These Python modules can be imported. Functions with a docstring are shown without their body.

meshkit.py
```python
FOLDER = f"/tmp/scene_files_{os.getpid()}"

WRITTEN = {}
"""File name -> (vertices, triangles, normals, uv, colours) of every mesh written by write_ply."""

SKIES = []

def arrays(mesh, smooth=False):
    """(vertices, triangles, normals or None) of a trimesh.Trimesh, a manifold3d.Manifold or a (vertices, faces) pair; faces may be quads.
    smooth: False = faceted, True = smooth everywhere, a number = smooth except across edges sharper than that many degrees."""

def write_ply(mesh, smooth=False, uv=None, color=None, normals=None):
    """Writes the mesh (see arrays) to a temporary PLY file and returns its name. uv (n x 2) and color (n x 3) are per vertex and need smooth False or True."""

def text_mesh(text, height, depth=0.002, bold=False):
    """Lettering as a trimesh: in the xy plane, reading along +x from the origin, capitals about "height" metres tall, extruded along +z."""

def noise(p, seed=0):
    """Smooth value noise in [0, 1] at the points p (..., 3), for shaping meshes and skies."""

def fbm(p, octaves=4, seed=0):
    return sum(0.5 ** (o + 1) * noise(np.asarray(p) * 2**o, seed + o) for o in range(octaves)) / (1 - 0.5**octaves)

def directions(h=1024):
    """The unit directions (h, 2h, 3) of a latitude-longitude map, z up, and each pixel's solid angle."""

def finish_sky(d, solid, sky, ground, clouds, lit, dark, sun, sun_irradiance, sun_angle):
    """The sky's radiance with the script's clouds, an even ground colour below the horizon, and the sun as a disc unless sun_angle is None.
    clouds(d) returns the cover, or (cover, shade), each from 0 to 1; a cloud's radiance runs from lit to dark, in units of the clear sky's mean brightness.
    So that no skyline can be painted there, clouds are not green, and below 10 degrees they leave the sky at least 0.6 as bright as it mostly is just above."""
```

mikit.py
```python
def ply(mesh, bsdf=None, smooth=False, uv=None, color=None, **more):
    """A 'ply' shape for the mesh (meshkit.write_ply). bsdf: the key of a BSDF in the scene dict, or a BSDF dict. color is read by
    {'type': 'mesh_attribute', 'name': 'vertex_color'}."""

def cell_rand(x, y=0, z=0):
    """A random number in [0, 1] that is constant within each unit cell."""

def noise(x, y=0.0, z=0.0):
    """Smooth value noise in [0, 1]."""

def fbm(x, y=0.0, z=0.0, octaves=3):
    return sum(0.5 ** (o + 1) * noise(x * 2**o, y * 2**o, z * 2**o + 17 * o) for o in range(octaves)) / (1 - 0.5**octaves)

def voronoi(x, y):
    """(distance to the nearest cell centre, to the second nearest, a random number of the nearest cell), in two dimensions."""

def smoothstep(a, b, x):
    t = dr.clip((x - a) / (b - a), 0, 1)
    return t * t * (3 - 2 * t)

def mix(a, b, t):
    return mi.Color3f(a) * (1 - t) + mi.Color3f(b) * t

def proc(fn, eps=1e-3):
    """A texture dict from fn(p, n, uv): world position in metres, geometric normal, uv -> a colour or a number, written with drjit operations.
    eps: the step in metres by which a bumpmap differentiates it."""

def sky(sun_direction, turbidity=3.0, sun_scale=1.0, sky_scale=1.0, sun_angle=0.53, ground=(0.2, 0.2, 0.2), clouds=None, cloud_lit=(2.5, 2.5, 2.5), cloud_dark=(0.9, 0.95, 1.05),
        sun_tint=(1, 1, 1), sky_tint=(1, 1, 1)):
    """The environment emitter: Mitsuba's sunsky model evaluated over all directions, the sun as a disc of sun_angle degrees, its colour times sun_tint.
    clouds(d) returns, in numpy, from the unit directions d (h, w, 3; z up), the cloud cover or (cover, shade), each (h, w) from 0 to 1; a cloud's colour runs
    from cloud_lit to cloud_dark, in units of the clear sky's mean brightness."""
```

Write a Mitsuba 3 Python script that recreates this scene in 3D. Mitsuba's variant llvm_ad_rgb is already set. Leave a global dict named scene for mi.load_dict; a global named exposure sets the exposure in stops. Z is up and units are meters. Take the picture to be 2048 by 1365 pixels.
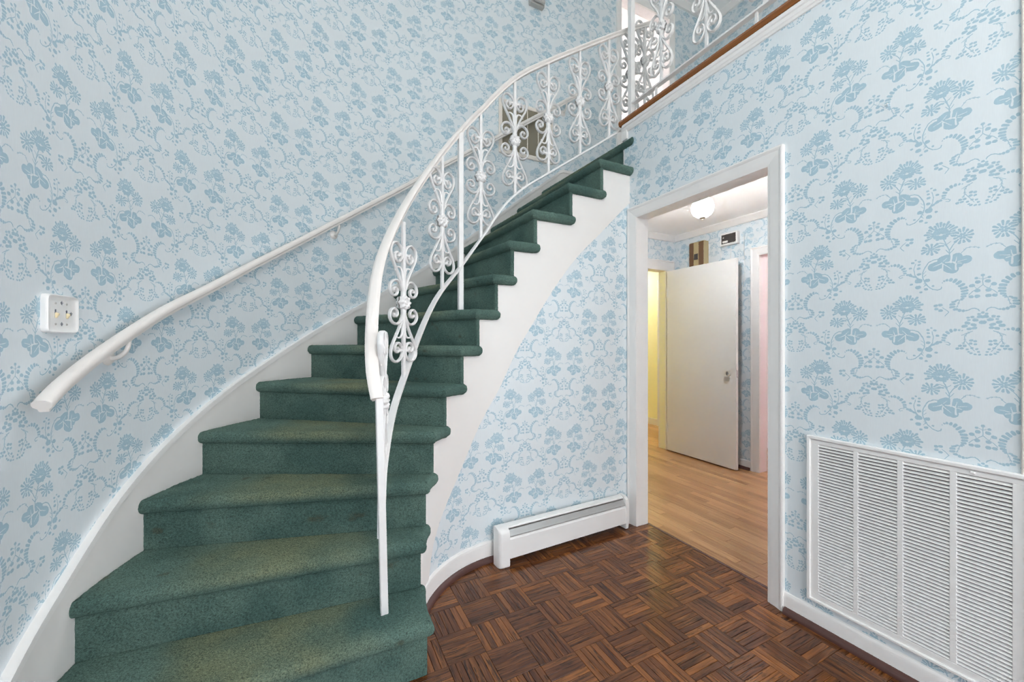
import math, random
import numpy as np
import trimesh
import drjit as dr
import mitsuba as mi
import mikit, meshkit
from shapely.geometry import Polygon
from scipy.spatial import Delaunay
from scipy.interpolate import CubicSpline, PchipInterpolator

random.seed(7)
rng = np.random.default_rng(7)
T = mi.ScalarTransform4f
scene, labels = {}, {}

# ------------------------------------------------------------------ camera, light, exposure
YAW = 0.4667
scene['camera'] = {
    'type': 'perspective', 'fov': math.degrees(2 * math.atan(1024 / 790.0)), 'fov_axis': 'x',
    'near_clip': 0.02, 'far_clip': 100.0, 'principal_point_offset_y': -2.5 / 1365,
    'to_world': T().look_at(origin=[0, 0, 1.2], target=[math.sin(YAW), math.cos(YAW), 1.2], up=[0, 0, 1])}
exposure = 0.02
UNSEEN_DAY_LOW = (3.4, 3.52, 3.8)  # glow of the unseen entrance panes behind the viewer, lights the stair hall
UNSEEN_DAY_SIDE = (4.6, 5.0, 5.6)       # glow of the unseen side panes, placed to light the left wall      # 
UNSEEN_DAY_HIGH = (2.0, 2.0, 2.0)     # glow of the unseen glazing above the entrance, lights the upper walls
GLOBE = (172.0, 177.0, 186.0)       # hall ceiling globe
UNSEEN_YELLOW_GLOBE = (112.0, 112.0, 112.0)  # yellow room globe, out of view, placed to brighten that room
UNSEEN_ROOM_GLOBE = (80.0, 79.0, 78.0)  # pink room globe, out of view, lights what shows through its doorway
UNSEEN_UPPER_GLOBE = (105.0, 103.0, 102.0)  # upstairs room globe, unseen, placed to brighten its doorway
UNSEEN_LANDING_GLOBE = (4.0, 3.9, 3.8)  # weak unseen globe placed to light the landing
UNSEEN_PENDANT = (38.0, 36.2, 34.4)      # unseen pendant globe above and behind the viewer, lights the stair hall walls

# ------------------------------------------------------------------ plan of the place (metres)
C = (0.896, 1.456)               # centre of the stair's turn
RI, RO, RISE = 0.541, 1.585, 0.197
RWALL = 1.603                    # wallpapered wall behind the skirting
XD, XD2 = 1.885, 1.975           # wall with the doorway: its two faces
ZL = 2.705                       # landing floor
ZC = 4.95                        # upper ceiling
YF = -2.0                        # entrance wall
XHB, YHL, ZHC = 3.66, 3.17, 2.39 # ground floor hall: back wall, left wall, ceiling
INN = [-.039, .171, .29, .386, .502, .63, .736, .851, .951, 1.102, 1.351, 1.589, 1.855, 2.10]
OUT = [-.03, .273, .575, .873, 1.202, 1.531, 1.855, 2.15, 2.46, 2.705, 2.955, 3.205, 3.455, 3.70]


def pos(R, u, R0):
    """Point of the stair's plan at radius R; u is the run length measured at radius R0 (straight, quarter turn, straight)."""
    u = np.asarray(u, float)
    q = R0 * math.pi / 2
    a = np.clip(u / R0, 0, math.pi / 2)
    x = C[0] - R * np.cos(a) + np.maximum(u - q, 0)
    y = C[1] + R * np.sin(a) + np.minimum(u, 0)
    return np.stack([x, y], -1)


# ------------------------------------------------------------------ bookkeeping
used = {}


def key(name, parent=None):
    k = f'{parent}__{name}' if parent else name
    n = used.get(k, -1) + 1
    used[k] = n
    return k if n == 0 else f'{k}_{n:03d}'


def add(name, shape, parent=None, label=None, cat=None, group=None, kind=None):
    k = key(name, parent)
    if shape is not None:
        scene[k] = shape
    d = {}
    for a, b in (('label', label), ('category', cat), ('group', group), ('kind', kind)):
        if b:
            d[a] = b
    if d:
        labels[k] = d
    return k


def struct(name, shape, label=None, parent=None):
    return add(name, shape, parent, label, None, None, None if parent else 'structure')


# ------------------------------------------------------------------ meshes
def box(x0, x1, y0, y1, z0, z1, b=0.0):
    if b <= 0:
        m = trimesh.creation.box((x1 - x0, y1 - y0, z1 - z0))
        m.apply_translation(((x0 + x1) / 2, (y0 + y1) / 2, (z0 + z1) / 2))
        return m
    p = []
    for x, sx in ((x0, 1), (x1, -1)):
        for y, sy in ((y0, 1), (y1, -1)):
            for z, sz in ((z0, 1), (z1, -1)):
                p += [(x + b * sx, y + b * sy, z), (x + b * sx, y, z + b * sz), (x, y + b * sy, z + b * sz)]
    return trimesh.convex.convex_hull(np.array(p))


def cat(*ms):
    return trimesh.util.concatenate([m if isinstance(m, trimesh.Trimesh) else trimesh.Trimesh(m[0], m[1], process=False) for m in ms])


def sweep(path, prof, cap=True, closed=False):
    """Profile (n,2: sideways, up) along a path; sideways is horizontal, up is square to the path."""
    p = np.asarray(path, float)
    t = np.gradient(p, axis=0)
    t /= np.linalg.norm(t, axis=1, keepdims=True)
    side = np.cross(t, [0, 0, 1.0])
    side /= np.linalg.norm(side, axis=1, keepdims=True) + 1e-12
    up = np.cross(side, t)
    return sweep_frames(p, side, up, prof, cap)


def sweep_frames(p, side, up, prof, cap=True):
    prof = np.asarray(prof, float)
    n, k = len(p), len(prof)
    v = (p[:, None] + prof[None, :, :1] * side[:, None] + prof[None, :, 1:] * up[:, None]).reshape(-1, 3)
    f = []
    for i in range(n - 1):
        for j in range(k):
            a, b = i * k + j, i * k + (j + 1) % k
            f += [(a, b, b + k), (a, b + k, a + k)]
    if cap:
        for base, flip in ((0, True), ((n - 1) * k, False)):
            c = len(v)
            v = np.vstack([v, v[base:base + k].mean(0)])
            for j in range(k):
                a, b = base + j, base + (j + 1) % k
                f.append((c, b, a) if flip else (c, a, b))
    m = trimesh.Trimesh(v, f, process=False)
    if m.volume < 0:
        m.invert()
    return m


def tube(pts, r, sides=6, sub=None, flat=1.0):
    """Round bar through control points in the plane x (across), z (up); r may taper."""
    p = np.asarray(pts, float)
    d = np.r_[0, np.cumsum(np.linalg.norm(np.diff(p, axis=0), axis=1))]
    s = np.linspace(0, d[-1], sub or 5 * len(p))
    q = CubicSpline(d, p)(s)
    rr = np.interp(s, [0, d[-1]], r) if np.ndim(r) else np.full(len(s), r)
    t = np.gradient(q, axis=0)
    t /= np.linalg.norm(t, axis=1, keepdims=True)
    a = np.cross(t, [0, 1.0, 0])
    a /= np.linalg.norm(a, axis=1, keepdims=True)
    b = np.tile([0, 1.0, 0], (len(q), 1))
    th = np.arange(sides) * 2 * math.pi / sides + math.pi / sides
    v = q[:, None] + rr[:, None, None] * (np.cos(th)[None, :, None] * a[:, None] + flat * np.sin(th)[None, :, None] * b[:, None])
    n = len(q)
    v = v.reshape(-1, 3)
    f = []
    for i in range(n - 1):
        for j in range(sides):
            c, e = i * sides + j, i * sides + (j + 1) % sides
            f += [(c, e, e + sides), (c, e + sides, c + sides)]
    v = np.vstack([v, q[0], q[-1]])
    for j in range(sides):
        f += [(n * sides, (j + 1) % sides, j), (n * sides + 1, (n - 1) * sides + j, (n - 1) * sides + (j + 1) % sides)]
    m = trimesh.Trimesh(v, f, process=False)
    if m.volume < 0:
        m.invert()
    return m


def lathe(prof, sides=24):
    """Revolve (r, z) about z."""
    return trimesh.creation.revolve(np.asarray(prof, float), sections=sides)


def ribbon(us, R1, R2, R0, lo, hi):
    """Curved board: between radii R1 (face) and R2 along run us, from height lo to hi (arrays)."""
    us = np.asarray(us, float)
    a, b = pos(R1, us, R0), pos(R2, us, R0)
    lo, hi = np.broadcast_to(lo, us.shape), np.broadcast_to(hi, us.shape)
    v = np.stack([np.c_[a, lo], np.c_[a, hi], np.c_[b, hi], np.c_[b, lo]], 1).reshape(-1, 3)
    f = []
    for i in range(len(us) - 1):
        for j in range(4):
            p, q = 4 * i + j, 4 * i + (j + 1) % 4
            f += [(p, q, q + 4), (p, q + 4, p + 4)]
    e = 4 * (len(us) - 1)
    f += [(0, 2, 1), (0, 3, 2), (e, e + 1, e + 2), (e, e + 2, e + 3)]
    m = trimesh.Trimesh(v, f, process=False)
    if m.volume < 0:
        m.invert()
    return m


def wall_sheet(pts, z0, z1, u0, flip=False):
    """Upright wallpapered sheet through plan points; uv in metres. Returns (mesh, uv)."""
    p = np.asarray(pts, float)
    d = np.r_[0, np.cumsum(np.linalg.norm(np.diff(p, axis=0), axis=1))] + u0
    v = np.vstack([np.c_[p, np.full(len(p), z0)], np.c_[p, np.full(len(p), z1)]])
    uv = np.vstack([np.c_[d, np.full(len(p), z0)], np.c_[d, np.full(len(p), z1)]])
    n = len(p)
    f = [(i, i + 1, i + 1 + n) for i in range(n - 1)] + [(i, i + 1 + n, i + n) for i in range(n - 1)]
    return trimesh.Trimesh(v, f, process=False), uv


def paper(pts_z, u0=0.0):
    """Several wallpapered sheets (plan points, z0, z1, u offset) as one shape."""
    ms, uvs = zip(*[wall_sheet(p, a, b, u) for p, a, b, u in pts_z])
    return mikit.ply(trimesh.util.concatenate(ms), 'm_paper', smooth=True if len(pts_z[0][0]) > 2 else False, uv=np.vstack(uvs))


# ------------------------------------------------------------------ materials
def rgb(*c):
    return {'type': 'rgb', 'value': list(c)}


def simple(c, rough=0.5, spec=0.5, **more):
    return {'type': 'twosided', 'bsdf': {'type': 'principled', 'base_color': rgb(*c), 'roughness': rough, 'specular': spec, **more}}


W2, HP = 0.2707, 0.4763           # wallpaper: spacing of the pattern's mirror axes, height of its repeat


def wallpaper_print():
    """The printed damask as tapered strokes (ax, ay, bx, by, ra, rb) in cm, left of a mirror axis, y from the leaf cluster."""
    P, N = [], []

    def s(ax, ay, bx, by, ra, rb=None):
        P.append((ax, ay, bx, by, ra, ra if rb is None else rb))

    def dot(x, y, r, e=0.0, ang=0.0):
        c, q = .6 * e * math.cos(ang), .6 * e * math.sin(ang)
        s(x - c, y - q, x + c, y + q, r * 1.1)

    def line(pts, r, barb=0.0):
        for (a, b), (c, d) in zip(pts[:-1], pts[1:]):
            s(a, b, c, d, r)
            if barb:
                mx, my, dx, dy = (a + c) / 2, (b + d) / 2, c - a, d - b
                n = math.hypot(dx, dy)
                for sg in (-1, 1):
                    s(mx, my, mx + barb * (dx / n * .8 + sg * -dy / n * .6), my + barb * (dy / n * .8 + sg * dx / n * .6), r * .8, r * .4)

    # leaves
    for x, y, rx, ry, an in ((-8.5, 1.55, 1.0, .95, .5), (-9.0, 1.0, .6, .7, .7), (-10.7, -.45, .75, 1.05, .35), (-10.1, -.2, .6, .75, .4), (-7.3, -1.35, .8, 1.2, -.7), (-6.6, -1.9, .3, 1.0, -1.0), (-7.9, -.6, .5, .75, -.5),
                             (-5.7, 1.65, .5, .95, 1.1), (-5.3, 1.2, .5, .65, .6), (-3.9, .65, .75, .95, .1), (-5.0, .2, .5, .45, .2), (-5.0, -.75, .25, .55, 1.1)):
        dot(x, y, ry * 1.2, rx * .85, an)
    N.extend([(-9.3, .25, -7.9, 1.9, .13, .06), (-9.3, .25, -11.2, -.5, .14, .06), (-9.0, .3, -6.9, -1.9, .14, .06), (-8.2, .5, -5.9, .25, .16, .16), (-5.9, .3, -5.6, 1.9, .12, .06),
              (-6.0, .25, -3.4, .7, .13, .06), (-8.9, -.1, -8.9, -2.2, .16, .2), (-5.9, .1, -4.6, -.4, .12, .12), (-7.0, .3, -6.8, 2.6, .2, .25), (-5.9, -.6, -5.8, -2.2, .2, .25)])
    # carnations
    def fan(cx, cy, a0, a1, n, r0, r1, w, sx=1.0, sy=1.0, jit=.12):
        for i in range(n):
            t = math.radians(a0 + (a1 - a0) * i / max(n - 1, 1))
            k = 1 + jit * math.sin(i * 2.4)
            s(cx + r0 * math.cos(t) * sx, cy + r0 * math.sin(t) * sy, cx + r1 * k * math.cos(t) * sx, cy + r1 * k * math.sin(t) * sy, w * .72, w * 1.28)
    fan(-9.3, 10.2, -20, 200, 17, 2.5, 3.55, .27, 1.0, 1.02)
    fan(-9.3, 10.2, -10, 190, 10, 1.25, 1.95, .3)
    fan(-9.3, 10.2, 15, 165, 5, .35, .85, .25)
    fan(-9.3, 10.2, 215, 325, 5, .8, 1.7, .34)
    fan(-4.3, 8.5, 0, 333, 13, 1.3, 2.15, .27, 1.0, 1.08)
    fan(-4.3, 8.5, 0, 300, 6, .35, .8, .27)
    fan(-11.7, 5.6, 20, 340, 11, 1.0, 1.95, .27, 1.15, .9)
    fan(-11.7, 5.6, 0, 288, 5, .25, .6, .24)
    # stems and twig
    line([(-7.3, 2.8), (-7.4, 4.4), (-7.9, 6.0), (-8.3, 7.3), (-8.9, 8.6)], .14)
    line([(-7.2, 4.6), (-6.5, 6.0), (-5.7, 7.0)], .11)
    line([(-7.8, 5.6), (-8.5, 6.8), (-9.6, 7.3), (-10.5, 6.9)], .1)
    s(-9.9, 6.35, -8.8, 6.2, .2, .3)
    line([(-7.3, 3.3), (-8.2, 4.7)], .09); line([(-7.3, 3.3), (-6.3, 4.6)], .09); line([(-8.0, 6.4), (-7.0, 7.3)], .08)
    line([(-4.6, 3.0), (-3.5, 4.4), (-2.4, 4.5), (-1.6, 4.3), (-.7, 3.8)], .08, .45)
    # long stem with berries
    line([(-10.1, 1.9), (-11.2, 1.85), (-12.3, 1.2), (-13.2, -.4), (-13.7, -2.0), (-13.8, -3.8), (-13.3, -5.4), (-12.4, -7.0), (-11.3, -8.1), (-10.1, -8.5), (-9.3, -8.2), (-9.2, -7.6)], .13, .0)
    for y in (-.6, -2.0, -3.2, -5.6, -6.6):
        s(-13.5, y - .4, -12.9, y + .3, .08, .05)
    for x, y, r in ((-12.6, -4.9, .6), (-14.8, -4.8, .85), (-12.9, -7.9, .45), (-14.9, -7.0, .65), (-16.6, -5.8, .35), (-11.2, -7.0, .3), (-14.2, -8.8, .35), (-13.0, -6.4, .25)):
        dot(x, y, r * .85, r * .35, .1)
    line([(-14.9, -4.0), (-15.7, -2.6), (-16.0, -.7), (-15.6, 1.3)], .09)
    for x, y, r in ((-16.9, -.1, .36), (-14.8, -.5, .42), (-14.7, -2.5, .48), (-16.3, 1.7, .36), (-14.6, 1.9, .32), (-17.0, -2.3, .36), (-14.7, .8, .34), (-15.5, 2.5, .26)):
        dot(x, y, r * .8, r * .5, .1)
    # garland of beads
    g = [(-9.0, -6.2, .14, .0), (-8.5, -5.7, .2, .05), (-7.9, -5.45, .26, .12), (-7.0, -5.5, .34, .28), (-6.05, -5.95, .35, .5), (-5.2, -6.65, .34, .68), (-4.55, -7.55, .33, .78), (-4.1, -8.55, .32, .8), (-3.9, -9.5, .31, .78), (-3.9, -10.4, .3, .7), (-4.1, -11.25, .28, .55), (-4.4, -11.95, .22, .35)]
    for i, (x, y, r, e) in enumerate(g):
        a, b = g[max(i - 1, 0)], g[min(i + 1, len(g) - 1)]
        dot(x, y, r * 1.08, e * 1.05, math.atan2(b[0] - a[0], -(b[1] - a[1])) if i < 7 else .18)
    # sprig on the axis
    dot(0, -4.9, .36, .1)
    for x, y, r in ((-1.35, -5.75, .3), (-1.05, -6.95, .45), (-2.3, -8.0, .46), (-1.15, -9.75, .46), (-2.45, -11.5, .42), (-1.15, -11.5, .46)):
        dot(x, y, r, r * .45, .1)
    line([(0, -5.3), (0, -8.0), (-1.0, -9.0), (-2.2, -9.9), (-3.0, -10.9)], .09)
    s(-1.3, -9.2, -1.7, -8.4, .07, .05); s(0, -6.3, -.8, -5.8, .06)
    # cup below
    line([(-4.4, -12.4), (-5.0, -12.35)], .14)
    for x, y, r, e, an in ((-5.6, -12.35, .22, .3, .3), (-6.3, -12.8, .26, .55, .25), (-6.65, -13.6, .3, .65, .15), (-6.65, -14.5, .32, .6, .2), (-5.95, -15.35, .35, .4, .1), (-5.0, -15.75, .35, .15, 1.4), (-4.2, -15.95, .32, .12, 1.5), (-3.5, -15.9, .22, .12, .5)):
        dot(x, y, r, e, an)
    line([(-3.1, -15.8), (-2.5, -15.4), (-1.7, -15.25), (-1.0, -15.7), (-.7, -16.2)], .13)
    line([(-5.0, -12.5), (-5.3, -13.6), (-5.7, -14.7)], .08, .5)
    for x, y in ((-9.4, -13.6), (-10.5, -13.8), (-10.4, -14.9), (-9.4, -15.5)):
        dot(x, y, .38, .2, .1)
    line([(-9.0, -14.5), (-8.2, -15.2), (-7.4, -16.1), (-8.4, -17.4)], .09)
    # posy on the axis
    dot(0, -16.75, .3, .12); dot(-.8, -17.2, .25, .15)
    dot(-.65, -18.0, .42, .35, .3); dot(0, -18.25, .3, .1)
    dot(-1.55, -19.1, .38, .45, -.1); dot(0, -19.85, .46, .6)
    for x, y, r, e, an in ((-3.3, -19.95, .42, .35, -.3), (-3.9, -20.95, .42, .4, .05), (-2.0, -20.6, .4, .4, -.3), (-2.9, -21.85, .38, .3, .2), (-1.8, -21.6, .38, .32, .2), (-2.2, -18.0, .28, .2, .2), (-3.15, -18.2, .26, .2, .1), (-2.95, -18.95, .26, .2, .1)):
        dot(x, y, r, e, an)
    line([(-1.3, -18.5), (-2.5, -18.4)], .06)
    for x, y, r, e, an in ((-4.4, -22.3, .16, .05, 0), (-5.1, -22.15, .26, .1, 1.2), (-6.0, -22.1, .34, .2, 1.4), (-6.95, -22.35, .36, .32, 1.9), (-7.75, -22.95, .34, .42, 2.3), (-8.35, -23.8, .32, .48, 2.7), (-8.65, -24.7, .28, .45, 3.0), (-8.7, -25.45, .24, .38, 3.1),
                            (-9.4, -26.1, .32, .15, .3), (-10.3, -26.5, .34, .3, .4), (-11.2, -27.0, .3, .35, .4), (-11.9, -27.6, .22, .2, .4)):
        dot(x, y, r, e, an)
    line([(-8.6, -26.0), (-7.7, -26.1), (-7.1, -26.6), (-7.4, -27.1), (-8.1, -26.8)], .1)
    # hanging sprigs
    line([(-2.2, -22.6), (-3.3, -23.2), (-3.9, -24.3), (-3.8, -25.6), (-4.3, -26.8)], .1, .55)
    line([(-3.2, -23.1), (-4.6, -23.9)], .08)
    line([(-3.8, -25.6), (-2.6, -27.6), (-1.8, -29.0)], .08)
    for x, y, r in ((-2.5, -25.6, .36), (-1.6, -25.8, .34), (-2.6, -26.6, .34), (-1.6, -26.8, .32), (-3.9, -27.3, .36), (-4.9, -27.3, .34), (-4.5, -28.1, .34), (-5.5, -28.2, .38), (-3.3, -28.4, .28), (-2.3, -28.0, .28), (-1.3, -28.3, .28), (-.9, -29.2, .28), (-1.6, -30.0, .28), (-2.5, -29.7, .28), (-.7, -30.1, .25), (-3.0, -29.2, .24)):
        dot(x, y, r * .9, r * .45, .15)
    return np.array(P) / 100, np.array(N) / 100


def wallpaper_texture(ground, ink):
    """The print, evaluated from its strokes: a grid over one mirrored half repeat lists the strokes near each cell."""
    P, N = wallpaper_print()
    nx, ny = 30, 53
    cw, ch = W2 / nx, HP / ny

    def table(prims, most):
        allp = []
        for sx, sy, dx, dy in ((-1, 1, 0, 0), (1, 1, W2, HP / 2), (1, 1, 0, 0), (-1, 1, W2, HP / 2)):
            q = prims.copy()
            q[:, [0, 2]] = q[:, [0, 2]] * sx + dx
            q[:, [1, 3]] += dy
            for k in range(-2, 3):
                w = q.copy()
                w[:, [1, 3]] += k * HP
                allp.append(w)
        q = np.vstack(allp)
        gx, gy = np.meshgrid((np.arange(nx) + .5) * cw, (np.arange(ny) + .5) * ch, indexing='ij')
        g = np.stack([gx.ravel(), gy.ravel()], 1)
        a, b = q[:, :2], q[:, 2:4]
        ab = b - a
        t = np.clip(((g[:, None] - a) * ab).sum(-1) / ((ab ** 2).sum(-1) + 1e-12), 0, 1)
        d = np.linalg.norm(g[:, None] - (a + t[..., None] * ab), axis=-1) - (q[:, 4] + t * (q[:, 5] - q[:, 4]))
        out = np.tile(np.array([9., 9, 9, 9, 0, 0]), (len(g), most, 1))
        for i in range(len(g)):
            near = np.where(d[i] < math.hypot(cw, ch) / 2 + .0006)[0]
            near = near[np.argsort(d[i][near])][:most]
            out[i, :len(near)] = q[near]
        return [mi.Float(np.ascontiguousarray(out[:, :, c].ravel().astype(np.float32))) for c in range(6)]

    KP, KN = 7, 2
    tp, tn = table(P, KP), table(N, KN)
    dr.eval(tp, tn)

    def dist(tab, most, cell, x, y, grow):
        best = mi.Float(1.0)
        for k in range(most):
            i = cell * most + k
            ax, ay, bx, by, ra, rb = (dr.gather(mi.Float, c, i) for c in tab)
            dx, dy = bx - ax, by - ay
            t = dr.clip(((x - ax) * dx + (y - ay) * dy) / (dx * dx + dy * dy + 1e-9), 0, 1)
            d = dr.sqrt(dr.square(x - ax - t * dx) + dr.square(y - ay - t * dy)) - dr.lerp(ra, rb, t)
            best = dr.minimum(best, d)
        return best - grow

    def fn(p, n, uv):
        u = mi.Float(uv[0]) + (mikit.noise(uv[0] * 140, uv[1] * 140) - .5) * .0012
        v = mi.Float(uv[1]) + (mikit.noise(uv[0] * 140, uv[1] * 140, 7.0) - .5) * .0012
        a = u / (2 * W2)
        a = (a - dr.floor(a)) * 2 * W2
        x = dr.select(a > W2, 2 * W2 - a, a)
        y = (v / HP - dr.floor(v / HP)) * HP
        cell = mi.UInt32(dr.clip(mi.Int32(x / cw), 0, nx - 1)) * ny + mi.UInt32(dr.clip(mi.Int32(y / ch), 0, ny - 1))
        d = dist(tp, KP, cell, x, y, .00012)
        e = dist(tn, KN, cell, x, y, 0.0)
        on = 1 - mikit.smoothstep(-.0004, .0004, dr.maximum(d, -e))
        weave = .985 + .03 * mikit.noise(uv[0] * 900, uv[1] * 60)
        return mikit.mix(ground, ink, on) * weave
    return fn


paper_fn = wallpaper_texture((.675, .724, .746), (.365, .505, .575))
scene['m_paper'] = {'type': 'twosided', 'bsdf': {'type': 'principled', 'base_color': mikit.proc(paper_fn), 'roughness': .5, 'specular': .35}}
scene['m_trim'] = simple((.79, .77, .745), .4, .5)
scene['m_stringer'] = simple((.76, .735, .705), .45, .4)
scene['m_iron'] = simple((.74, .73, .715), .35, .5)
scene['m_rail'] = simple((.77, .725, .685), .42, .5)
scene['m_ceiling'] = simple((.86, .85, .83), .8, .2)
scene['m_white'] = simple((.80, .79, .77), .35, .5)
scene['m_yellow'] = simple((.88, .85, .53), .6, .3)
scene['m_pink'] = simple((.88, .765, .79), .6, .3)
scene['m_palepink'] = simple((.91, .87, .872), .6, .3)
scene['m_dark'] = simple((.02, .019, .018), .6, .3)
scene['m_shoe'] = simple((.075, .032, .026), .3, .5)
scene['m_metal'] = {'type': 'twosided', 'bsdf': {'type': 'roughconductor', 'material': 'Al', 'alpha': .25}}
scene['m_brass'] = simple((.62, .57, .47), .35, .5, metallic=.7)
scene['m_grey'] = simple((.42, .41, .385), .5, .4)
scene['m_duct'] = simple((.42, .42, .41), .45, .4)
scene['m_damper'] = simple((.50, .50, .49), .35, .5, metallic=.5)
scene['m_olive'] = simple((.21, .19, .14), .5, .4)
scene['m_beige'] = simple((.76, .70, .63), .45, .4)
scene['m_tan'] = simple((.40, .315, .165), .5, .4)
scene['m_brown'] = simple((.115, .058, .024), .5, .4)
scene['m_black'] = simple((.035, .028, .024), .35, .5)
scene['m_ivory'] = simple((.74, .63, .40), .35, .5)
scene['m_ink'] = simple((.10, .11, .14), .6, .3)
scene['m_glass'] = {'type': 'dielectric', 'int_ior': 1.5}


def slat_fn(p, n, uv):
    tx, ty = (p.x - PX0) / PT, (p.y - PY0) / PT
    i, j = dr.floor(tx), dr.floor(ty)
    along_x = (mi.Int32(i + j + 1000) & 1) == PPAR
    a = dr.select(along_x, p.x, p.y)
    c = dr.select(along_x, p.y, p.x)
    slat = dr.floor(dr.select(along_x, ty, tx) * 6)
    r = mikit.cell_rand(slat, dr.select(along_x, i, j), dr.select(along_x, 3.0, 8.0))
    r2 = mikit.cell_rand(slat, dr.select(along_x, i, j), dr.select(along_x, 13.0, 18.0))
    g = mikit.fbm(a * 9 + r * 40, c * 190 + 3 * mikit.noise(a * 14, c * 30), r2 * 20, 3)
    pore = mikit.smoothstep(.60, .74, mikit.noise(a * 34 + r * 90, c * 620, 2.0)) * mikit.smoothstep(.3, .7, mikit.noise(a * 12, c * 80, r * 9))
    t = dr.clip(.08 + .62 * r * r + 1.15 * (g - .42), 0, 1)
    col = mikit.mix((.042, .013, .0045), (.30, .108, .026), t)
    col = mikit.mix(col, (.09, .028, .012), r2 * .45)
    return col * (1 - .72 * pore)


def plank_fn(p, n, uv):
    row = dr.floor((p.x - HX0) / HW)
    L = .62 + .3 * frac(row * .7548)
    seg = dr.floor((p.y - frac(row * .618034) * L) / L)
    r, r2 = mikit.cell_rand(row, seg, 4), mikit.cell_rand(row, seg, 9)
    g = mikit.fbm(p.x * 120, p.y * 5 + r * 30, r2 * 10, 3)
    col = mikit.mix((.27, .125, .050), (.55, .32, .15), dr.clip(.12 + .6 * r + .9 * (g - .5), 0, 1))
    return mikit.mix(col, (.50, .24, .12), r2 * .35)


def frac(x):
    return x - (dr.floor(x) if not isinstance(x, (float, int)) else math.floor(x))


PT = .1526
PX0, PY0, PPAR = .600 - 20 * PT, 1.413 - 20 * PT, 1
HX0, HW = 1.992, .0572
scene['m_slat'] = {'type': 'twosided', 'bsdf': {'type': 'principled', 'base_color': mikit.proc(slat_fn), 'roughness': .18, 'specular': .40}}
scene['m_plank'] = {'type': 'twosided', 'bsdf': {'type': 'principled', 'base_color': mikit.proc(plank_fn), 'roughness': .22, 'specular': .5}}


def wood_fn(p, n, uv):
    g = mikit.fbm(p.y * 7, p.x * 150, p.z * 150, 3)
    return mikit.mix((.10, .03, .006), (.32, .11, .02), g)


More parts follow.
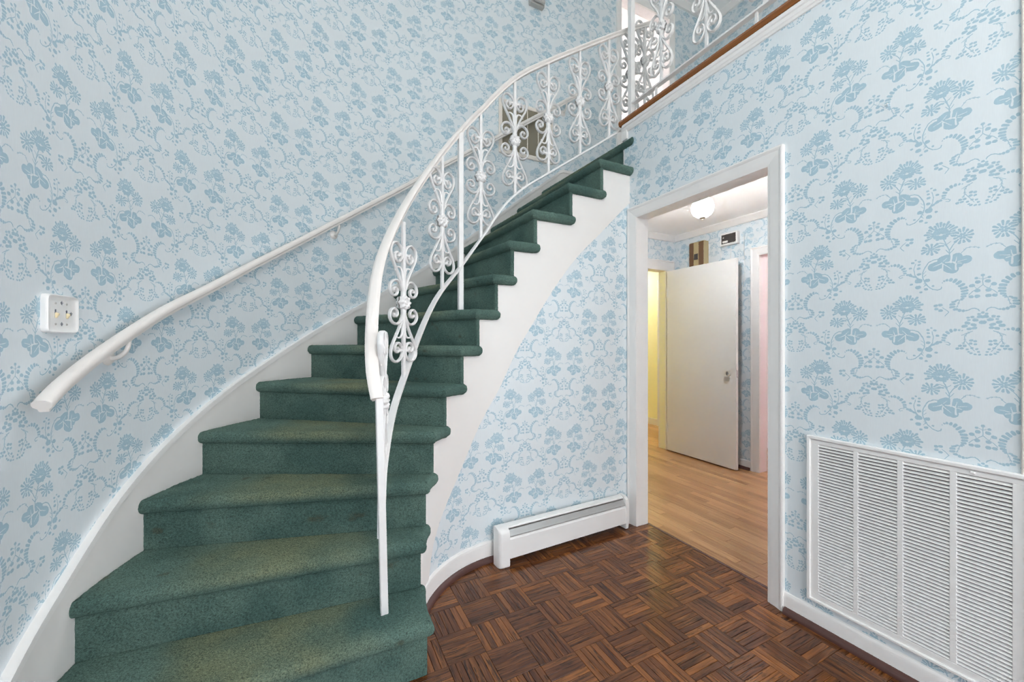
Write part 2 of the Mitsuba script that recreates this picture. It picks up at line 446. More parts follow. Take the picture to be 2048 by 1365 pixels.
scene['m_wood'] = {'type': 'twosided', 'bsdf': {'type': 'principled', 'base_color': mikit.proc(wood_fn), 'roughness': .2, 'specular': .5}}


def carpet_fn(p, n, uv):
    a, b, c = p.x * .8 + p.y * .53 + p.z * .28, p.y * .79 - p.x * .5 + p.z * .35, p.z * .86 - p.x * .33 - p.y * .31
    tuft = mikit.noise(a * 430, b * 430, c * 430)
    tuft2 = mikit.noise(b * 215 + a * 60, c * 215 - a * 40, a * 215)
    blot = mikit.fbm(p.x * 6, p.y * 6, p.z * 6, 3)
    f = .34 + .80 * tuft + .52 * tuft2
    col = mikit.mix((.060, .108, .093), (.094, .152, .127), mikit.smoothstep(.3, .7, blot))
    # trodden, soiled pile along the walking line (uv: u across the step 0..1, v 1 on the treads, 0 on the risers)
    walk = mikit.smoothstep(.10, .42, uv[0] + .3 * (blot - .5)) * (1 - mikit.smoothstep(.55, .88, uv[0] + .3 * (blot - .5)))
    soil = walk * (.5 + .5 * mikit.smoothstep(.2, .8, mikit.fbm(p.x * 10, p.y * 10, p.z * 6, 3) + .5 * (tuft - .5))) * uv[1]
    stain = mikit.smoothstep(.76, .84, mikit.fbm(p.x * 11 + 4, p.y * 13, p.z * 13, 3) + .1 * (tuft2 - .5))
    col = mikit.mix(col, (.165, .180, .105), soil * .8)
    return mikit.mix(col, (.060, .058, .036), stain * .6) * f


def carpet_bump(p, n, uv):
    a, b, c = p.x * .8 + p.y * .53 + p.z * .28, p.y * .79 - p.x * .5 + p.z * .35, p.z * .86 - p.x * .33 - p.y * .31
    return mikit.noise(a * 430, b * 430, c * 430) + .9 * mikit.noise(b * 215 + a * 60, c * 215 - a * 40, a * 215)


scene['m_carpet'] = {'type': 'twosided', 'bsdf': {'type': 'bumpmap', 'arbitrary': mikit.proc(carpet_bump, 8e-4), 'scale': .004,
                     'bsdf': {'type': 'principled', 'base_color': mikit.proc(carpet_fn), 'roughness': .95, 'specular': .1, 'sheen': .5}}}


# ------------------------------------------------------------------ setting: floors
def chamfer_plate(lx, ly, h, b):
    """A board with chamfered top edges, no underside: 10 + 2 triangles."""
    v = [(0, 0, -h), (lx, 0, -h), (lx, ly, -h), (0, ly, -h), (0, 0, -b), (lx, 0, -b), (lx, ly, -b), (0, ly, -b), (b, b, 0), (lx - b, b, 0), (lx - b, ly - b, 0), (b, ly - b, 0)]
    f = []
    for o in (0, 4):
        for k in range(4):
            a, c = o + k, o + (k + 1) % 4
            f += [(a, c, c + 4), (a, c + 4, a + 4)]
    f += [(8, 9, 10), (8, 10, 11)]
    return trimesh.Trimesh(v, f, process=False)


fl = struct('floor', mikit.ply(box(-.8, 1.99, YF, 2.1, -.03, -.0045), 'm_dark'), 'dark oak fingerblock parquet floor of the stair hall')
gap = .0006
sx_ply = mikit.ply(chamfer_plate(PT - 2 * gap, PT / 6 - 2 * gap, .004, .0009), 'm_slat')
sy_ply = mikit.ply(chamfer_plate(PT / 6 - 2 * gap, PT - 2 * gap, .004, .0009), 'm_slat')
spots = []
cs, sn = math.cos(YAW), math.sin(YAW)
for i in range(0, 30):
    for j in range(0, 30):
        x0, y0 = PX0 + i * PT + 3 * PT, PY0 + j * PT
        ii = i + 3
        if x0 + PT > 2.0 or x0 < -.7 or y0 + PT > 2.06 or y0 < YF:
            continue
        alx = ((ii + j + 1000) & 1) == PPAR
        for k in range(6):
            ox, oy = (x0, y0 + k * PT / 6) if alx else (x0 + k * PT / 6, y0)
            cx, cy = (ox + PT / 2, oy + PT / 12) if alx else (ox + PT / 12, oy + PT / 2)
            d, l = cx * sn + cy * cs, cx * cs - cy * sn
            seen = d > .3 and abs(l / d) < 1.3 and 790 * 1.2 / d < 700 and (cx > .36 + max(cy - 1.45, 0) * .35) and math.hypot(cx - C[0], cy - C[1]) < 9
            if cy > C[1] and cx < C[0] and math.hypot(cx - C[0], cy - C[1]) > .53:
                seen = False
            if cx < .36 or cx > 1.95 and not 1.1 < cy < 1.93:
                seen = False
            spots.append((not seen, math.hypot(d, l), ox, oy, alx))
spots.sort()
rest = []
for n, (_, _, ox, oy, alx) in enumerate(spots):
    dz = -.0005 * random.random()
    if n < 300:
        add('parquet_slat', {**(sx_ply if alx else sy_ply), 'to_world': T().translate([ox + gap, oy + gap, dz])}, fl)
    else:
        m = chamfer_plate(*((PT - 2 * gap, PT / 6 - 2 * gap) if alx else (PT / 6 - 2 * gap, PT - 2 * gap)), .004, .0009)
        m.apply_translation((ox + gap, oy + gap, dz))
        rest.append(m)
add('parquet_field', mikit.ply(trimesh.util.concatenate(rest), 'm_slat'), fl, 'the rest of the fingerblock parquet slats', kind='stuff')

fh = struct('floor_hall', mikit.ply(box(1.992, 4.6, -1.0, 5.6, -.03, -.0045), 'm_dark'), 'honey-coloured strip wood floor of the back hall seen through the doorway')
far = []
for row in range(45):
    x0 = HX0 + row * HW
    L = .62 + .3 * frac(row * .7548)
    off = frac(row * .618034) * L
    for seg in range(-3, 10):
        y0 = off + seg * L
        y1 = y0 + L
        if y1 < .2 or y0 > 5.6:
            continue
        m = chamfer_plate(HW - .0012, y1 - y0 - .0012, .004, .0008)
        m.apply_translation((x0, y0, -.0005 * random.random()))
        if x0 < 3.7 and y0 < 3.2 and y1 > .9:
            add('floor_plank', mikit.ply(m, 'm_plank'), fh)
        else:
            far.append(m)
add('plank_field', mikit.ply(trimesh.util.concatenate(far), 'm_plank'), fh, 'farther strips of the wood floor', kind='stuff')
struct('trim_1', mikit.ply(box(1.976, 1.992, 1.0, 2.0, -.01, -.0005), 'm_shoe'), 'dark joint strip between parquet and strip wood floor')

# ------------------------------------------------------------------ setting: walls
us_wall = np.r_[np.linspace(-3.45, 0, 2), np.linspace(0, RO * math.pi / 2, 60)[1:], RO * math.pi / 2 + (2.75 - C[0])]
wl = pos(RWALL, us_wall, RO)
# pattern phase: mirror axis at u = .343, leaf cluster at z = .98
wall_len0 = -3.45 - .343
struct('wall_left', paper([(wl, 0, ZC, wall_len0)]), 'curved wall beside the stair papered with pale blue floral damask')
YB = C[1] + RWALL                 # upper back wall
# doorway wall: opening y 1.10..1.93, z 0..2.01 (u runs towards -y, axis at y = .444)
DY0, DY1, DZ = 1.10, 1.93, 2.012
pz = .985
GY0, GY1 = .372, .903             # opening of the return air duct, z .14...785
SY0, SY1, SZ0, SZ1 = -1.75, -.45, .75, 2.15   # unseen glazed opening behind the viewer, placed to light the left wall
struct('wall_right', paper([([(XD, 2.05), (XD, DY1)], -pz, 2.70 - pz, .444 - 2.05), ([(XD, DY1), (XD, DY0)], DZ - pz, 2.70 - pz, .444 - DY1), ([(XD, DY0), (XD, GY1)], -pz, 2.70 - pz, .444 - DY0), ([(XD, GY1), (XD, GY0)], -pz, .14 - pz, .444 - GY1), ([(XD, GY1), (XD, GY0)], .785 - pz, 2.70 - pz, .444 - GY1), ([(XD, GY0), (XD, SY1)], -pz, 2.70 - pz, .444 - GY0), ([(XD, SY1), (XD, SY0)], -pz, SZ0 - pz, .444 - SY1), ([(XD, SY1), (XD, SY0)], SZ1 - pz, 2.70 - pz, .444 - SY1), ([(XD, SY0), (XD, YF)], -pz, 2.70 - pz, .444 - SY0)]),
       'wall with the doorway papered with pale blue floral damask')
for k in ('wall_right',):
    scene[k]['to_world'] = T().translate([0, 0, pz])
struct('wall_hall_front', mikit.ply(cat(box(XD + .002, XD2, GY1, DY0, 0, 2.69), box(XD + .002, XD2, SY1, GY0, 0, 2.69), box(XD + .002, XD2, GY0, GY1, 0, .14), box(XD + .002, XD2, GY0, GY1, .785, 2.69), box(XD + .002, XD2, YF, SY0, 0, 2.69), box(XD + .002, XD2, SY0, SY1, 0, SZ0), box(XD + .002, XD2, SY0, SY1, SZ1, 2.69), box(XD + .002, XD2, DY1, 2.06, 0, 2.69), box(XD + .002, XD2, DY0, DY1, DZ, 2.69)), 'm_white'), 'core and hall side of the doorway wall')
us_un = np.linspace(.06, .541 * math.pi / 2 + (XD - C[0]) + .005, 60)
low_u = [.0, .30, .343, .366, .408, .476, .575, .664, .761, .885, .979, 1.11, 1.248, 1.394, 1.588, 1.832, 1.90]
low_z = [-.02, -.01, .053, .096, .225, .325, .45, .582, .753, .949, 1.129, 1.331, 1.529, 1.708, 1.892, 2.122, 2.18]
low = PchipInterpolator(low_u, low_z)
RU = .549


def under_wall():
    p = pos(RU, us_un, RI)
    d = np.r_[0, np.cumsum(np.linalg.norm(np.diff(p, axis=0), axis=1))] + us_un[0] - 1.33
    z1 = np.clip(low(np.clip(us_un, 0, 1.9)) + .12, .15, 2.4)
    z0 = np.zeros_like(z1)
    v = np.vstack([np.c_[p, z0], np.c_[p, z1]])
    uv = np.vstack([np.c_[d, z0 - 1.03], np.c_[d, z1 - 1.03]])
    n = len(p)
    f = [(i, i + 1, i + 1 + n) for i in range(n - 1)] + [(i, i + 1 + n, i + n) for i in range(n - 1)]
    return mikit.ply(trimesh.Trimesh(v, f, process=False), 'm_paper', smooth=True, uv=uv)


struct('wall_stair', under_wall(), 'curved papered wall below the stair stringer')
# upper landing walls
XE = 4.15
D3X0, D3X1, D3Z = 2.775, 3.45, 4.70
struct('wall_landing_back', paper([([(2.74, YB), (D3X0, YB)], 0, ZC - ZL, .3), ([(D3X0, YB), (D3X1, YB)], D3Z - ZL, ZC - ZL, .335), ([(D3X1, YB), (XE, YB)], 0, ZC - ZL, 1.01)]), 'dim papered wall of the upper landing')
scene['wall_landing_back']['to_world'] = T().translate([0, 0, ZL])
struct('wall_landing_right', paper([([(XE, YB), (XE, YF)], ZL, ZC, .1)]), 'papered end wall of the upper landing')
struct('ceiling_upper', mikit.ply(box(-.75, XE + .1, YF - .1, YB + .1, ZC, ZC + .1), 'm_ceiling'), 'white upper ceiling over stair and landing')
struct('floor_landing', mikit.ply(cat(box(XD + .003, XE, YF, 2.03, ZHC + .02, ZL - .012), box(2.125, XE, 2.03, YB, ZHC + .02, ZL - .012)), 'm_trim'), 'landing floor slab above the hall')
# entrance wall, out of view; its glazing glows to light the stair hall
FW = [(-.71, -.35), (1.55, 1.89)]
struct('wall_front', mikit.ply(cat(box(-.75, -.35, YF - .1, YF, 0, ZC), box(1.55, XE, YF - .1, YF, 0, ZC), box(-.35, 1.55, YF - .1, YF, 2.15, 2.75), box(-.35, 1.55, YF - .1, YF, 4.65, ZC), box(-.35, 1.55, YF - .1, YF, 0, .05)), 'm_ceiling'), 'entrance wall behind the viewer')


def unseen_window(n, x0, x1, z0, z1, nx, nz, rad, label):
    w = struct(f'unseen_window_{n}', mikit.ply(cat(box(x0, x1, YF - .08, YF - .02, z0, z0 + .06), box(x0, x1, YF - .08, YF - .02, z1 - .06, z1), box(x0, x0 + .06, YF - .08, YF - .02, z0, z1), box(x1 - .06, x1, YF - .08, YF - .02, z0, z1),
               *[box(x0 + (x1 - x0) * k / nx - .02, x0 + (x1 - x0) * k / nx + .02, YF - .08, YF - .02, z0 + .06, z1 - .06) for k in range(1, nx)],
               *[box(x0 + .06, x1 - .06, YF - .075, YF - .025, z0 + (z1 - z0) * k / nz - .02, z0 + (z1 - z0) * k / nz + .02) for k in range(1, nz)]), 'm_white'), label)
    v = [(x0, YF - .05, z0), (x1, YF - .05, z0), (x1, YF - .05, z1), (x0, YF - .05, z1)]
    add('pane', {**mikit.ply(trimesh.Trimesh(v, [(0, 2, 1), (0, 3, 2)], process=False), 'm_white'), 'emitter': {'type': 'area', 'radiance': rgb(*rad)}}, w, 'unseen obscured glass that glows in place of daylight')


unseen_window(1, -.35, 1.55, .05, 2.15, 3, 3, UNSEEN_DAY_LOW, 'unseen glazed entrance with glowing obscured glass behind the viewer')
unseen_window(2, -.35, 1.55, 2.75, 4.65, 3, 3, UNSEEN_DAY_HIGH, 'unseen tall glazing above the entrance that lights the upper walls')

w3 = struct('unseen_window_3', mikit.ply(cat(box(XD - .015, XD2, SY0 - .05, SY0 + .04, SZ0 - .05, SZ1 + .05), box(XD - .015, XD2, SY1 - .04, SY1 + .05, SZ0 - .05, SZ1 + .05), box(XD - .015, XD2, SY0, SY1, SZ1 - .04, SZ1 + .05), box(XD - .03, XD2, SY0 - .05, SY1 + .05, SZ0 - .05, SZ0 + .03),
            box(XD + .01, XD + .05, SY0, SY1, (SZ0 + SZ1) / 2 - .02, (SZ0 + SZ1) / 2 + .02), box(XD + .01, XD + .05, (SY0 + SY1) / 2 - .015, (SY0 + SY1) / 2 + .015, SZ0, SZ1)), 'm_white'), 'unseen side glazing behind the viewer placed to light the left wall')
v = [(XD + .04, SY0, SZ0), (XD + .04, SY1, SZ0), (XD + .04, SY1, SZ1), (XD + .04, SY0, SZ1)]
add('pane', {**mikit.ply(trimesh.Trimesh(v, [(0, 2, 1), (0, 3, 2)], process=False), 'm_white'), 'emitter': {'type': 'area', 'radiance': rgb(*UNSEEN_DAY_SIDE)}}, w3, 'unseen obscured glass that glows in place of daylight')

# ground floor hall behind the doorway
YO0, YO1, YOZ = 2.72, 3.53, 2.0     # x range of the doorway to the yellow room (in the wall y = YHL)
PY1, PY_0, PZ = 2.215, 1.40, 2.0    # y range of the doorway to the pink room (in the wall x = XHB)
struct('wall_hall_back', paper([([(XHB, YHL), (XHB, PY1)], 0, ZHC, .05), ([(XHB, PY1), (XHB, PY_0)], PZ, ZHC, 1.0), ([(XHB, PY_0), (XHB, -1)], 0, ZHC, 1.8)]), 'papered back wall of the hall behind the open door')
struct('wall_hall_left', paper([([(XD2, YHL), (YO0, YHL)], 0, ZHC, .2), ([(YO0, YHL), (YO1, YHL)], YOZ, ZHC, .2 + YO0 - XD2), ([(YO1, YHL), (XHB, YHL)], 0, ZHC, .2 + YO1 - XD2)]), 'papered hall wall with the doorway to the yellow room')
struct('wall_hall_right', mikit.ply(box(XD2, 5.5, -1.1, -1.0, 0, ZHC), 'm_white'), 'far end wall of the hall')
struct('ceiling', mikit.ply(box(XD2, 6.2, -1.1, 6.0, ZHC, ZHC + .02), 'm_ceiling'), 'white ceiling of the hall and its side rooms')
# yellow room
struct('wall_yellow_room', mikit.ply(cat(box(4.43, 4.5, 2.9, 5.7, 0, ZHC), box(1.98, 4.5, 5.6, 5.7, 0, ZHC), box(1.9, 1.98, YHL, 5.7, 0, ZHC),
       box(XD2, YO0, YHL + .012, YHL + .1, 0, ZHC), box(YO1, 4.5, YHL + .012, YHL + .1, 0, ZHC), box(YO0, YO1, YHL + .012, YHL + .1, YOZ, ZHC)), 'm_yellow'), 'yellow painted walls of the room beyond the hall')
# pink room
struct('wall_pink_room', mikit.ply(cat(box(5.4, 5.5, -1, 2.95, 0, ZHC), box(XHB + .1, 5.5, 2.85, 2.95, 0, ZHC), box(XHB + .012, XHB + .1, PY1, 2.95, 0, ZHC), box(XHB + .012, XHB + .1, -1, PY_0, 0, ZHC), box(XHB + .012, XHB + .1, PY_0, PY1, PZ, ZHC)), 'm_pink'), 'pink painted walls of the room beyond the hall')
struct('floor_pink_room', mikit.ply(box(4.6, 5.5, -1, 2.95, -.03, 0), 'm_pink'), 'floor of the pink room')
# upstairs pink room
struct('wall_upper_room', mikit.ply(cat(box(2.2, 4.6, 5.3, 5.4, ZL, ZC), box(4.55, 4.65, YB + .012, 5.4, ZL, ZC), box(2.1, 2.2, YB + .012, 5.4, ZL, ZC), box(2.1, D3X0, YB + .012, YB + .1, ZL, ZC), box(D3X1, 4.65, YB + .012, YB + .1, ZL, ZC), box(D3X0, D3X1, YB + .012, YB + .1, D3Z, ZC)), 'm_palepink'), 'pale pink walls of the upstairs room')
struct('floor_upper_room', mikit.ply(box(2.1, 4.65, YB + .012, 5.4, ZL - .1, ZL - .012), 'm_beige'), 'floor of the upstairs room')
struct('ceiling_upper_room', mikit.ply(box(2.1, 4.65, YB + .012, 5.4, ZC, ZC + .1), 'm_ceiling'), 'white ceiling of the upstairs room')


# ------------------------------------------------------------------ door frames, trims
def casing_profile(w, d):
    """Moulded casing section: across 0..w (0 at the opening), depth 0..d."""
    return [(0, 0), (w, 0), (w, d), (w - .006, d + .002), (w - .013, d), (w - .018, d * .82), (w * .55, d * .72), (w * .45, d * .62), (w * .2, d * .55), (w * .12, d * .4), (.002, d * .38), (0, d * .3)]


def casing(axis, plane, a0, a1, z1, w, d, sgn, z0=0.0, head=True, sides=(1, 1)):
    """Casing boards round an opening a0..a1 x z0..z1 in the wall axis = plane, standing out towards sgn; returns the boards."""
    prof = np.array(casing_profile(w, d))
    out = []

    def loft(p0, p1, m0, m1, across):
        # boards with mitred ends: the end is shifted by the across coordinate times m
        ring = []
        for p, m in ((p0, m0), (p1, m1)):
            dirv = (p1 - p0) / np.linalg.norm(p1 - p0)
            pts = []
            for s_, t_ in prof:
                q = p + across * s_ + dirv * m * s_
                e = np.zeros(3)
                e[axis] = sgn * t_
                pts.append(q + e)
            ring.append(np.array(pts))
        n = len(prof)
        v = np.vstack(ring)
        f = []
        for j in range(n):
            a, b = j, (j + 1) % n
            f += [(a, b, b + n), (a, b + n, a + n)]
        tri = [(0, j, j + 1) for j in range(1, n - 1)]
        f += tri + [(a + n, c + n, b + n) for a, b, c in tri]
        m = trimesh.Trimesh(v, f, process=False)
        m.fix_normals()
        return m

    o = 1 - axis

    def P(a, z):
        q = np.zeros(3)
        q[axis], q[o], q[2] = plane, a, z
        return q
    e = np.zeros(3)
    e[o] = 1
    if sides[0]:
        out.append(loft(P(a0, z0), P(a0, z1), 0, 1 if head else 0, -e))
    if sides[1]:
        out.append(loft(P(a1, z0), P(a1, z1), 0, 1 if head else 0, e))
    if head:
        out.append(loft(P(a0, z1), P(a1, z1), -1 if sides[0] else 0, 1 if sides[1] else 0, np.array([0, 0, 1.0])))
    return out


def doorframe(n, axis, plane, a0, a1, z1, w, d, sgn, depth, label, z0=0.0, mat='m_trim'):
    k = struct(f'door_{n}', None, label)
    for m in casing(axis, plane, a0, a1, z1, w, d, sgn, z0):
        add('casing', mikit.ply(m, mat, smooth=25), k)
    # jambs: the reveal of the opening
    lo, hi = sorted((plane, plane - sgn * depth))
    for p in ((a0 - .02, a0), (a1, a1 + .02)):
        b = box(lo, hi, *p, z0, z1 + .02) if axis == 0 else box(*p, lo, hi, z0, z1 + .02)
        add('jamb', mikit.ply(b, mat), k)
    b = box(lo, hi, a0, a1, z1, z1 + .02) if axis == 0 else box(a0, a1, lo, hi, z1, z1 + .02)
    add('head_jamb', mikit.ply(b, mat), k)
    return k


doorframe(1, 0, XD, DY0, DY1, DZ, .072, .02, -1, .095, 'white moulded frame of the open doorway from the parquet hall')
doorframe(2, 1, YHL, YO0, YO1, YOZ, .11, .018, -1, .11, 'white frame of the doorway to the yellow room')
doorframe(3, 0, XHB, PY_0, PY1, PZ, .075, .018, -1, .115, 'white frame of the doorway to the pink room')
doorframe(4, 1, YB, D3X0, D3X1, D3Z, .07, .018, -1, .11, 'white frame of the upstairs doorway to the pale pink room', z0=ZL)

# wooden nosing and mouldings at the landing's edge
ys = (2.075, YF)
nos = [(0, -.010), (.045, -.010), (.045, .03), (.006, .03), (-.006, .026), (-.013, .010), (-.006, -.005)]
path = np.array([(XD - .018, ys[0], ZL - .03), (XD - .018, ys[1], ZL - .03)])
struct('trim_2', mikit.ply(sweep_frames(path, np.tile([1.0, 0, 0], (2, 1)), np.tile([0, 0, 1.0], (2, 1)), nos), 'm_wood', smooth=40), 'varnished wood nosing along the edge of the landing')
cove = [(0, 0), (-.008, 0), (-.010, .010), (-.014, .015), (-.016, .030), (-.021, .035), (-.021, .052), (0, .052)]
path = np.array([(XD, 2.05, ZL - .093), (XD, YF, ZL - .093)])
struct('trim_3', mikit.ply(sweep_frames(path, np.tile([1.0, 0, 0], (2, 1)), np.tile([0, 0, 1.0], (2, 1)), cove), 'm_trim', smooth=30), 'white moulding below the wood nosing')
struct('trim_4', mikit.ply(box(XD - .012, XD + .06, 2.012, 2.068, 13 * RISE + .002, ZL - .031, .004), 'm_trim'), 'white corner board at the end of the landing edge')
struct('trim_5', mikit.ply(box(XD - .010, XD, .292, .367, .088, 2.61, .003), 'm_beige'), 'cream trim board at the right end of the doorway wall')

# baseboards
bprof_r = [(0, 0), (-.013, 0), (-.013, .066), (-.010, .073), (-.010, .078), (-.006, .085), (0, .087)]


def straight(prof, p0, p1, side):
    p = np.array([p0, p1], float)
    return sweep_frames(p, np.tile(side, (2, 1)), np.tile([0, 0, 1.0], (2, 1)), prof)


struct('baseboard_right', mikit.ply(straight(bprof_r, (XD, DY0 - .072, 0), (XD, YF, 0), [1.0, 0, 0]), 'm_trim', smooth=30), 'white baseboard under the return air grille')
shoe = [(0, 0), (-.02, 0), (-.019, .010), (-.014, .019), (-.006, .025), (0, .026)]
struct('trim_6', mikit.ply(straight(shoe, (XD - .013, DY0 - .078, 0), (XD - .013, YF, 0), [1.0, 0, 0]), 'm_shoe', smooth=40), 'dark brown shoe moulding along the right baseboard')
us_b = np.linspace(.02, .85, 50)


def radial_sweep(us, R, prof, z=0.0):
    p = np.c_[pos(R, us, RI), np.full(len(us), z)]
    q = np.c_[pos(R + .1, us, RI), np.full(len(us), z)]
    side = (q - p) / .1
    return sweep_frames(p, side, np.tile([0, 0, 1.0], (len(us), 1)), prof)


bprof_c = [(0, 0), (-.016, 0), (-.016, .084), (-.013, .092), (-.013, .097), (-.007, .104), (0, .106)]
struct('baseboard_stair', mikit.ply(radial_sweep(us_b, RU, bprof_c), 'm_trim', smooth=30), 'white curved baseboard below the stair wall')
struct('trim_7', mikit.ply(radial_sweep(us_b, RU - .016, shoe), 'm_shoe', smooth=40), 'dark brown curved shoe moulding below the stair wall')
struct('baseboard_hall', mikit.ply(cat(straight(bprof_r, (XHB, YHL, 0), (XHB, PY1 + .075, 0), [1.0, 0, 0])), 'm_trim', smooth=30), 'white baseboard behind the open hall door')
struct('trim_8', mikit.ply(straight(shoe, (XHB - .013, YHL, 0), (XHB - .013, PY1 + .08, 0), [1.0, 0, 0]), 'm_shoe', smooth=40), 'brown shoe moulding in the hall')
crown = [(0, 0), (-.02, 0), (-.024, .010), (-.030, .016), (-.046, .044), (-.052, .05), (-.052, .06), (0, .06)]
struct('trim_9', mikit.ply(cat(straight(crown, (XHB, YHL, ZHC - .06), (XHB, -1, ZHC - .06), [1.0, 0, 0]), straight(crown, (XD2, YHL, ZHC - .06), (XHB, YHL, ZHC - .06), [0, 1.0, 0])), 'm_trim', smooth=30), 'white crown moulding of the hall ceiling')
struct('trim_10', mikit.ply(cat(straight(crown, (XE, YB, ZC - .06), (XE, YF, ZC - .06), [1.0, 0, 0]), straight(crown, (2.0, YB, ZC - .06), (XE, YB, ZC - .06), [0, 1.0, 0])), 'm_trim', smooth=30), 'white crown moulding of the landing ceiling')
struct('baseboard_yellow', mikit.ply(cat(box(4.415, 4.43, 4.12, 5.6, 0, .09), box(1.98, 4.43, 5.585, 5.6, 0, .09)), 'm_trim'), 'white baseboard of the yellow room')
d5 = struct('door_5', mikit.ply(cat(box(4.41, 4.43, 4.03, 4.12, 0, 2.09), box(4.41, 4.43, 3.2, 4.12, 2.0, 2.09)), 'm_white'), 'white closet door and casing in the yellow room')
add('leaf', mikit.ply(box(4.415, 4.43, 3.2, 4.03, .01, 2.0), 'm_white'), d5)


# ------------------------------------------------------------------ staircase
ST = add('staircase', None, None, 'curved staircase with green carpeted treads and a white cut stringer', 'staircase')


def noise_push(v, nrm, amp, f):
    return v + nrm * (amp * (2 * meshkit.fbm(v * f, 2, 3) - 1))[:, None]


def edge_line(k):
    """Riser line k (0-based): inner and outer points."""
    return pos(RI, INN[k], RI), pos(RWALL, OUT[k], RO)


def tread(k):
    """Carpeted tread k (1-based): footprint between riser lines k-1 and k with a rounded nosing in front and on the open end."""
    I0, O0 = edge_line(k - 1)
    I1, O1 = edge_line(k)
    f0 = np.array([-(O0 - I0)[1], (O0 - I0)[0]])
    f0 /= np.linalg.norm(f0)
    mid = (I1 + O1) / 2 - (I0 + O0) / 2
    if f0 @ mid > 0:
        f0 = -f0
    f1 = np.array([-(O1 - I1)[1], (O1 - I1)[0]])
    f1 /= np.linalg.norm(f1)
    if f1 @ mid > 0:
        f1 = -f1
    ov = .036
    nose = .032
    ui = np.linspace(INN[k - 1], INN[k], 14)
    inner = pos(RI - ov, ui, RI)
    uo = np.linspace(OUT[k - 1], OUT[k], 14)
    outer = pos(RWALL - .003, uo, RO)
    back_in = pos(RI - ov, INN[k], RI) - f1 * .03
    back_in2 = pos(RI + .004, INN[k], RI) - f1 * .03
    loop = np.vstack([inner[0] + f0 * nose, inner, back_in, back_in2, I1 - f1 * .012, O1 - f1 * .012, outer[::-1], outer[0] + f0 * nose])
    poly = Polygon(loop).buffer(0)
    poly = poly.buffer(-.011, join_style=1).buffer(.011, join_style=1)
    if poly.geom_type != 'Polygon':
        poly = max(poly.geoms, key=lambda g: g.area)
    L = poly.exterior.length
    n = int(L / .0065)
    P = np.array([poly.exterior.interpolate(i * L / n).coords[0] for i in range(n)])
    tan = np.roll(P, -2, 0) - np.roll(P, 2, 0)
    nr = np.stack([tan[:, 1], -tan[:, 0]], 1)
    nr /= np.linalg.norm(nr, axis=1, keepdims=True) + 1e-9
    if Polygon(P + nr * .001).area < Polygon(P).area:
        nr = -nr
    r, zt = .028, k * RISE
    V, F = [], []
    angs = np.radians(np.linspace(90, -90, 10))
    for a in angs:
        V.append(np.c_[P + nr * (r * math.cos(a) - r), np.full(n, zt - r + r * math.sin(a))])
    V = np.vstack(V)
    N3 = np.vstack([np.c_[nr * math.cos(a), np.full(n, math.sin(a))] for a in angs])
    for i in range(len(angs) - 1):
        for j in range(n):
            a, b = i * n + j, i * n + (j + 1) % n
            F += [(a, b, b + n), (a, b + n, a + n)]
    # caps: a fine lattice on top, a plain one below
    ringp = Polygon(V[:n, :2]).buffer(0)
    x0, y0, x1, y1 = ringp.bounds
    st = .0085
    gx, gy = np.meshgrid(np.arange(x0, x1, st), np.arange(y0, y1, st))
    g = np.c_[gx.ravel(), gy.ravel()] + rng.uniform(-.002, .002, (gx.size, 2))
    import shapely
    g = g[shapely.contains_xy(ringp.buffer(-.004), g[:, 0], g[:, 1])]
    pts = np.vstack([V[:n, :2], g])
    tri = Delaunay(pts).simplices
    cen = pts[tri].mean(1)
    tri = tri[shapely.contains_xy(ringp, cen[:, 0], cen[:, 1])]
    base = len(V)
    idx = np.r_[np.arange(n), base + np.arange(len(g))]
    V = np.vstack([V, np.c_[g, np.full(len(g), zt)]])
    N3 = np.vstack([N3, np.tile([0, 0, 1.0], (len(g), 1))])
    F = np.vstack([np.array(F), idx[tri]])
    bot = np.arange(n) + (len(angs) - 1) * n
    tb = trimesh.creation.triangulate_polygon(Polygon(V[bot, :2]), engine='earcut')
    base = len(V)
    V = np.vstack([V, np.c_[tb[0], np.full(len(tb[0]), zt - 2 * r)]])
    N3 = np.vstack([N3, np.tile([0, 0, -1.0], (len(tb[0]), 1))])
    F = np.vstack([F, tb[1] + base])
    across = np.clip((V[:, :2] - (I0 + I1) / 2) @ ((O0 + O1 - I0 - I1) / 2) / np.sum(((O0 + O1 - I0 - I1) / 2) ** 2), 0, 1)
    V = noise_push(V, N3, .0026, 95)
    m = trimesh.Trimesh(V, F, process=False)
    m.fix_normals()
    return mikit.ply(m, 'm_carpet', smooth=True, uv=np.c_[across, np.clip((V[:, 2] - zt + .045) / .03, 0, 1)])


